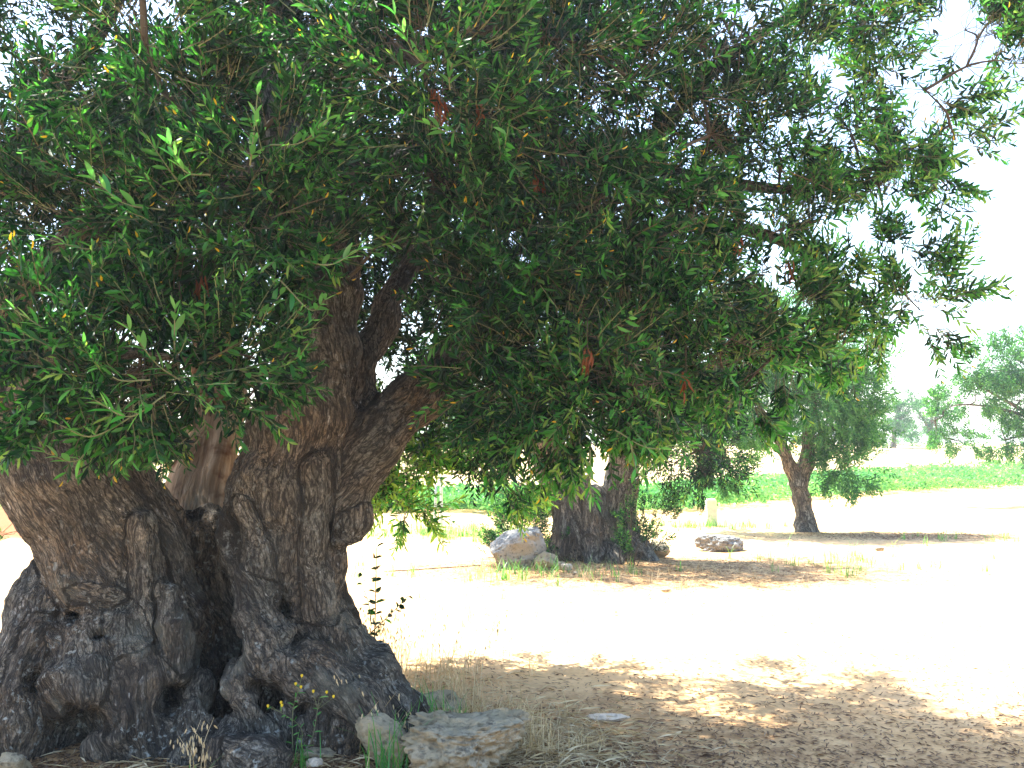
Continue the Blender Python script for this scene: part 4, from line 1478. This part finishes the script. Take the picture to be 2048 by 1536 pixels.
# ------------------------------------------------------------------ shrubs and small plants
def shrub(name, c, r, n, label, seed, temps=SPRIG_LOW, scale=.8, stems=10):
    t = empty(name, (float(c[0]), float(c[1]), gzs(c[0], c[1])))
    tag(t, label, "shrub")
    rng = np.random.default_rng(seed)
    cc = np.array((c[0], c[1], gzs(c[0], c[1]) + r[2] * .95))
    P, d = lobe_points(cc, np.array(r), n, rng, .1)
    d = d + np.array((0, 0, .9))
    P[:, 2] = np.maximum(P[:, 2], .02)
    bag, st = Bag(), Bag()
    scatter(bag, temps, P, d, rng.uniform(.7, 1.1, len(P)) * scale, rng.normal(.16, .12, len(P)), rng)
    for i in range(stems):
        p = P[rng.integers(0, len(P))]
        b0 = np.array((c[0] + rng.normal(0, .08), c[1] + rng.normal(0, .08), 0))
        V, Q, bc = tube([b0, (b0 + p) / 2 + rng.normal(0, .04, 3), p], [.009, .006, .002], 4, 6)
        st.add(V, Q, 0, rng.uniform(.2, .7))
    reparent(new_obj("stems", st.mesh("stems", [M_TWIG]), t), t)
    tag(reparent(new_obj("leaves", bag.mesh("leaves", [M_LEAF, M_TWIG], smooth=False), t), t), kind="stuff")
    return t


shrub("shrub", (.14, 13.2), (.34, .32, .45), 560, "dense green sucker bush left of the twin trunk behind the big boulder", 61)
shrub("shrub", (1.42, 12.45), (.26, .2, .40), 70, "thin sucker shoots growing in front of the twin trunk", 62)
shrub("shrub", (1.75, 13.0), (.36, .3, .42), 150, "leafy suckers at the right side of the twin trunk", 63)
shrub("shrub", (.62, 12.6), (.26, .2, .2), 50, "low sucker tuft between the boulder and the twin trunk", 64)


def stem_leaf(bag, base, tip, n, L, W, rng, mi_leaf=0, mi_stem=1, r=.003, tint=.5, bow=.03, start=.15):
    base, tip = np.array(base), np.array(tip)
    C = catmull([base, (base + tip) / 2 + rng.normal(0, bow, 3), tip], 16)
    V, Q, bc = tube(C, [r, r * .4], 5, 16)
    bag.add(V, Q, mi_stem, .8)
    T, N, B = frames(C)
    for k in range(n):
        f = start + (1 - start) * k / max(1, n - 1)
        i = min(15, int(f * 15))
        a = k * 2.4 + rng.normal(0, .3)
        y = unit(T[i] * .55 + N[i] * math.cos(a) + B[i] * math.sin(a))
        R = basis_from_dir(y[None], np.array([rng.normal(0, 1.0)]), rng)[0]
        lv, lq = leaf_midv(L * rng.uniform(.7, 1.2), W * rng.uniform(.8, 1.2), .25, .2)
        bag.add(lv @ R.T + C[i], lq, mi_leaf, float(np.clip(rng.normal(tint, .2), 0, .95)))
    return C


def plant(name, loc, build, mats, label, cat, group=None):
    b = Bag()
    build(b)
    o = new_obj(name, b.mesh(name, mats, smooth=False))
    o.location = (loc[0], loc[1], gzs(loc[0], loc[1]))
    tag(o, label, cat, group)
    return o


r_ = np.random.default_rng(91)


def seedling(b):
    stem_leaf(b, (0, 0, -.02), (.03, -.02, .88), 40, .058, .030, r_, tint=.35, start=.25, r=.006)
    stem_leaf(b, (.0, 0, .38), (.22, -.05, .6), 12, .052, .027, r_, tint=.35, r=.004)
    stem_leaf(b, (.0, 0, .42), (-.08, .03, .7), 8, .042, .022, r_, tint=.35)


plant("seedling", (-.83, 6.0), seedling, [M_LEAF, M_TWIG], "slim dark leafed sapling standing right of the big trunk", "sapling")


def seedling2(b):
    stem_leaf(b, (0, 0, -.02), (-.12, 0, .42), 14, .035, .014, r_, tint=.5)
    stem_leaf(b, (0, 0, -.02), (.06, 0, .25), 12, .06, .03, r_, tint=.8)


plant("seedling", (-2.96, 5.95), seedling2, [M_SHRUB, M_TWIG], "small green weed at the left edge beside the burl", "weed")


def weed(b):
    for (dx, dz) in ((.02, .34), (-.10, .26), (.12, .30)):
        C = stem_leaf(b, (0, 0, -.02), (dx, r_.normal(0, .03), dz), 12, .04, .009, r_, tint=.6)
        for k in range(3):
            tip = C[-1] + np.array((r_.normal(0, .03), r_.normal(0, .02), r_.uniform(.0, .05)))
            V, Q, _ = tube([C[-3], tip], [.0012, .001], 4, 3)
            b.add(V, Q, 1, .9)
            V0, _F = ICO[3]
            V, Q, _ = tube([tip - (0, 0, .004), tip + (0, 0, .004), tip + (0, 0, .01)], [.003, .007, .005], 6, 5)
            b.add(V, Q, 2, .5)


plant("weed", (-1.02, 4.78), weed, [M_GRASS, M_TWIG, M_FLOWER], "branching weed with small yellow flower heads before the roots", "weed")


def blade(bag, base, h, lean, w, rng, mi=0, tint=.5, seg=4):
    az = rng.uniform(0, 6.28)
    d = np.array((math.cos(az), math.sin(az), 0))
    sd = np.array((-d[1], d[0], 0))
    V, Q = [], []
    for i in range(seg + 1):
        f = i / seg
        c = np.array(base) + np.array((0, 0, h * (f - .25 * lean * f * f))) + d * lean * h * f * f
        ww = w * (1 - f) ** .6 * .5 + .0004
        V += [c - sd * ww, c + sd * ww]
        if i:
            a = (i - 1) * 2
            Q.append((a, a + 1, a + 3, a + 2))
    bag.add(V, Q, mi, tint)
    return V[-1]


def grass_tuft(n, spread, h0, h1, w, tint=.55):
    def f(b):
        for i in range(n):
            blade(b, (r_.normal(0, spread), r_.normal(0, spread), -.01), r_.uniform(h0, h1), r_.uniform(.15, .9), w, r_, 0, float(np.clip(r_.normal(tint, .2), 0, 1)), 5)
    return f


plant("grass_tuft", (-.56, 4.62), grass_tuft(46, .05, .12, .40, .007), [M_GRASS], "long bladed green grass tuft before the tilted block and slab", "grass tuft")
plant("grass_tuft", (-.98, 4.70), grass_tuft(26, .04, .06, .18, .006), [M_GRASS], "short green grass tuft under the yellow flowered weed", "grass tuft")
plant("grass_tuft", (-.62, 5.45), grass_tuft(34, .06, .12, .3, .006, .75), [M_GRASS], "pale green grass tuft growing behind the right root", "grass tuft")


def oats(n, h0, h1, spread, lean=.35):
    """wild oats: arched stems hung with pointed spikelets"""
    def f(b):
        for i in range(n):
            bx, by = r_.normal(0, spread), r_.normal(0, spread)
            h = r_.uniform(h0, h1)
            a = r_.uniform(0, 6.28)
            tip = np.array((bx + math.cos(a) * lean * h, by + math.sin(a) * lean * h, h))
            C = catmull([(bx, by, -.02), (bx + math.cos(a) * lean * h * .2, by + math.sin(a) * lean * h * .2, h * .6), tip], 12)
            V, Q, _ = tube(C, [.0016, .0007], 4, 10)
            b.add(V, Q, 1, r_.uniform(.3, .9))
            for k in range(int(r_.integers(4, 9))):
                c = C[int(r_.integers(7, 12))] + np.array((r_.normal(0, .02), r_.normal(0, .02), -.01))
                lv, lq = leaf_midv(.028, .007, .5, .0)
                y = unit(np.array((r_.normal(0, .25), r_.normal(0, .25), -1)))
                R = basis_from_dir(y[None], np.array([r_.uniform(0, 6)]), r_)[0]
                b.add(lv @ R.T + c, lq, 1, r_.uniform(.5, 1))
                lv, lq = leaf_midv(.024, .006, -.5, .0)
                b.add(lv @ R.T + c, lq, 1, r_.uniform(.5, 1))
            blade(b, (bx, by, 0), h * .5, .6, .005, r_, 0, r_.uniform(.4, 1))
    return f


plant("wild_oats", (-1.38, 4.5), oats(7, .16, .28, .05), [M_GRASS, M_STRAW], "pale wild oats at the bottom edge below the hollow roots", "wild oats")
plant("wild_oats", (-.66, 5.02), oats(12, .18, .42, .08), [M_GRASS, M_STRAW], "wild oats rising over the right root behind the tilted block", "wild oats")
plant("wild_oats", (-.3, 5.05), oats(10, .1, .22, .035, .9), [M_GRASS, M_STRAW], "sparse dry oat heads behind the flat slab", "wild oats")
plant("wild_oats", (-.78, 6.3), oats(26, .25, .5, .16), [M_STRAW, M_STRAW], "tall dry wild oats beside the sapling right of the trunk", "wild oats")
plant("wild_oats", (-.38, 5.85), oats(12, .15, .5, .12), [M_STRAW, M_STRAW], "thin dry oats standing against the sunlit sand", "wild oats")


# ------------------------------------------------------------------ litter, straw and thin grass
def flat_scatter(name, n, sampler, L0, L1, W, material, label, cat, seed, curl=.25, lift=.006, tintm=.45):
    rg = np.random.default_rng(seed)
    XY = sampler(rg, n)
    n = len(XY)
    z = gz(XY[:, 0], XY[:, 1]) + rg.uniform(.003, .003 + lift, n)
    P = np.stack([XY[:, 0], XY[:, 1], z], 1)
    a = rg.uniform(0, 6.28, n)
    L = rg.uniform(L0, L1, n)
    w = W * rg.uniform(.7, 1.3, n)
    pit = rg.normal(.02, .14, n)
    y = np.stack([np.cos(a), np.sin(a), pit], 1)
    x = np.stack([-np.sin(a), np.cos(a), rg.normal(0, .35, n)], 1)
    up = np.array((0, 0, 1.0))
    v0 = P
    v1 = P + y * (L * .45)[:, None] + x * (w * .5)[:, None] + up * (L * curl * rg.uniform(0, .5, n))[:, None]
    v2 = P + y * L[:, None]
    v3 = P + y * (L * .45)[:, None] - x * (w * .5)[:, None] + up * (L * curl * rg.uniform(0, .5, n))[:, None]
    V = np.stack([v0, v1, v2, v3], 1).reshape(-1, 3)
    Q = np.arange(4 * n).reshape(-1, 4)
    b = Bag()
    b.add(V, Q, 0, np.clip(rg.normal(tintm, .28, n), 0, 1))
    tag(new_obj(name, b.mesh(name, [material], smooth=False)), label, cat, None, "stuff")


def samp_fallen(rg, n):
    A = np.stack([rg.uniform(-2.6, 4.2, n), 3.9 + np.abs(rg.normal(0, 1.5, n))], 1)
    A = A[A[:, 1] < 7.2]
    B = np.stack([rg.normal(1.8, 1.9, n), rg.normal(11.9, .9, n)], 1)
    C = np.stack([rg.normal(6.2, .9, n // 5), rg.normal(16.3, .4, n // 5)], 1)
    E = np.stack([rg.uniform(-1.5, 7, n // 8), rg.uniform(6.5, 11, n // 8)], 1)
    return np.concatenate([A, B[: n // 2], C, E])


flat_scatter("leaf_litter", 21000, samp_fallen, .022, .06, .0080, M_LITTER, "brown fallen olive leaves scattered over the sandy ground", "leaf litter", 101, .1, .004, .36)


def samp_straw(rg, n):
    A = np.stack([rg.normal(.12, .3, n), rg.normal(5.1, .35, n)], 1)
    B = np.stack([rg.normal(-.5, .35, n // 4), rg.normal(5.9, .5, n // 4)], 1)
    C = np.stack([rg.normal(-1.2, .5, n // 4), rg.normal(4.6, .25, n // 4)], 1)
    D = np.stack([rg.normal(1.5, 2.0, n // 3), rg.normal(11.6, .8, n // 3)], 1)
    return np.concatenate([A, B, C, D])


flat_scatter("straw_litter", 3600, samp_straw, .05, .16, .006, M_STRAW, "dry pale straw lying round the flat slab", "straw", 102, .15, .02, .5)


def samp_debris(rg, n):
    return np.stack([rg.normal(.1, .55, n), rg.normal(4.75, .25, n)], 1)


flat_scatter("dark_debris", 2600, samp_debris, .02, .06, .010, M_LITTER, "dark bits of bark and leaf beside the flat slab", "debris", 103, .3, .012, .2)


def samp_root(rg, n):
    return np.stack([rg.uniform(-2.6, -.4, n), rg.normal(4.68, .16, n)], 1)


flat_scatter("root_litter", 2600, samp_root, .03, .07, .010, M_LITTER, "reddish brown leaf litter heaped along the roots", "leaf litter", 104, .3, .012, .18)


def grass_patch(name, centers, n, h0, h1, w, material, label, seed, tint=.5):
    rg = np.random.default_rng(seed)
    b = Bag()
    for (cx, cy, sx, sy, wt) in centers:
        m = int(n * wt)
        ntf = max(2, m // 7)
        tx, ty = rg.normal(cx, sx, ntf), rg.normal(cy, sy, ntf)
        k = rg.integers(0, ntf, m)
        X, Y = tx[k] + rg.normal(0, .035, m), ty[k] + rg.normal(0, .035, m)
        Z = gz(X, Y)
        for i in range(m):
            blade(b, (X[i], Y[i], Z[i] - .01), rg.uniform(h0, h1), rg.uniform(.1, 1.1), w, rg, 0, float(np.clip(rg.normal(tint, .25), 0, 1)), 3)
    tag(new_obj(name, b.mesh(name, [material], smooth=False)), label, "grass", None, "stuff")


grass_patch("dry_grass", [(-.55, 6.0, .25, .6, .25), (-.3, 5.45, .25, .22, .16), (.0, 5.1, .25, .15, .10), (-.6, 8.5, .5, 1.0, .2), (.4, 11.2, 1.5, .5, .2)], 2600, .06, .22, .004, M_STRAW,
            "thin dry grass between the big trunk and the sunlit sand", 111, .6)
grass_patch("green_grass", [(-1.2, 16.6, .7, .5, .35), (3.5, 17.8, .6, .3, .15), (-.3, 16.0, .8, .6, .15), (.2, 11.4, .8, .3, .1), (-4, 12, 1, 2, .2), (-.5, 5.25, .2, .15, .06), (4.2, 12.5, .8, .8, .08), (9, 15.5, 1.5, .7, .1)], 3000, .08, .28, .008, M_GRASS,
            "short green grass in the clearing behind the big trunk", 112, .75)


# ------------------------------------------------------------------ summer haze over the fields
def build_haze():
    import bmesh
    bm = bmesh.new()
    bmesh.ops.create_cube(bm, size=1.0)
    me = bpy.data.meshes.new("haze")
    bm.to_mesh(me)
    bm.free()
    m = bpy.data.materials.new("haze")
    m.use_nodes = True
    nt = m.node_tree
    nt.nodes.clear()
    out = nt.nodes.new("ShaderNodeOutputMaterial")
    v = nt.nodes.new("ShaderNodeVolumePrincipled")
    v.inputs["Color"].default_value = (0.95, 0.97, 1.0, 1)
    v.inputs["Density"].default_value = HAZE
    v.inputs["Anisotropy"].default_value = 0.3
    nt.links.new(v.outputs[0], out.inputs["Volume"])
    me.materials.append(m)
    o = new_obj("haze", me)
    o.scale = (900, 800, 12)
    o.location = (0, 320, 4.5)
    tag(o, "thin bright summer haze in the air over the fields", "haze", None, "stuff")


HAZE = 0.0015
build_haze()
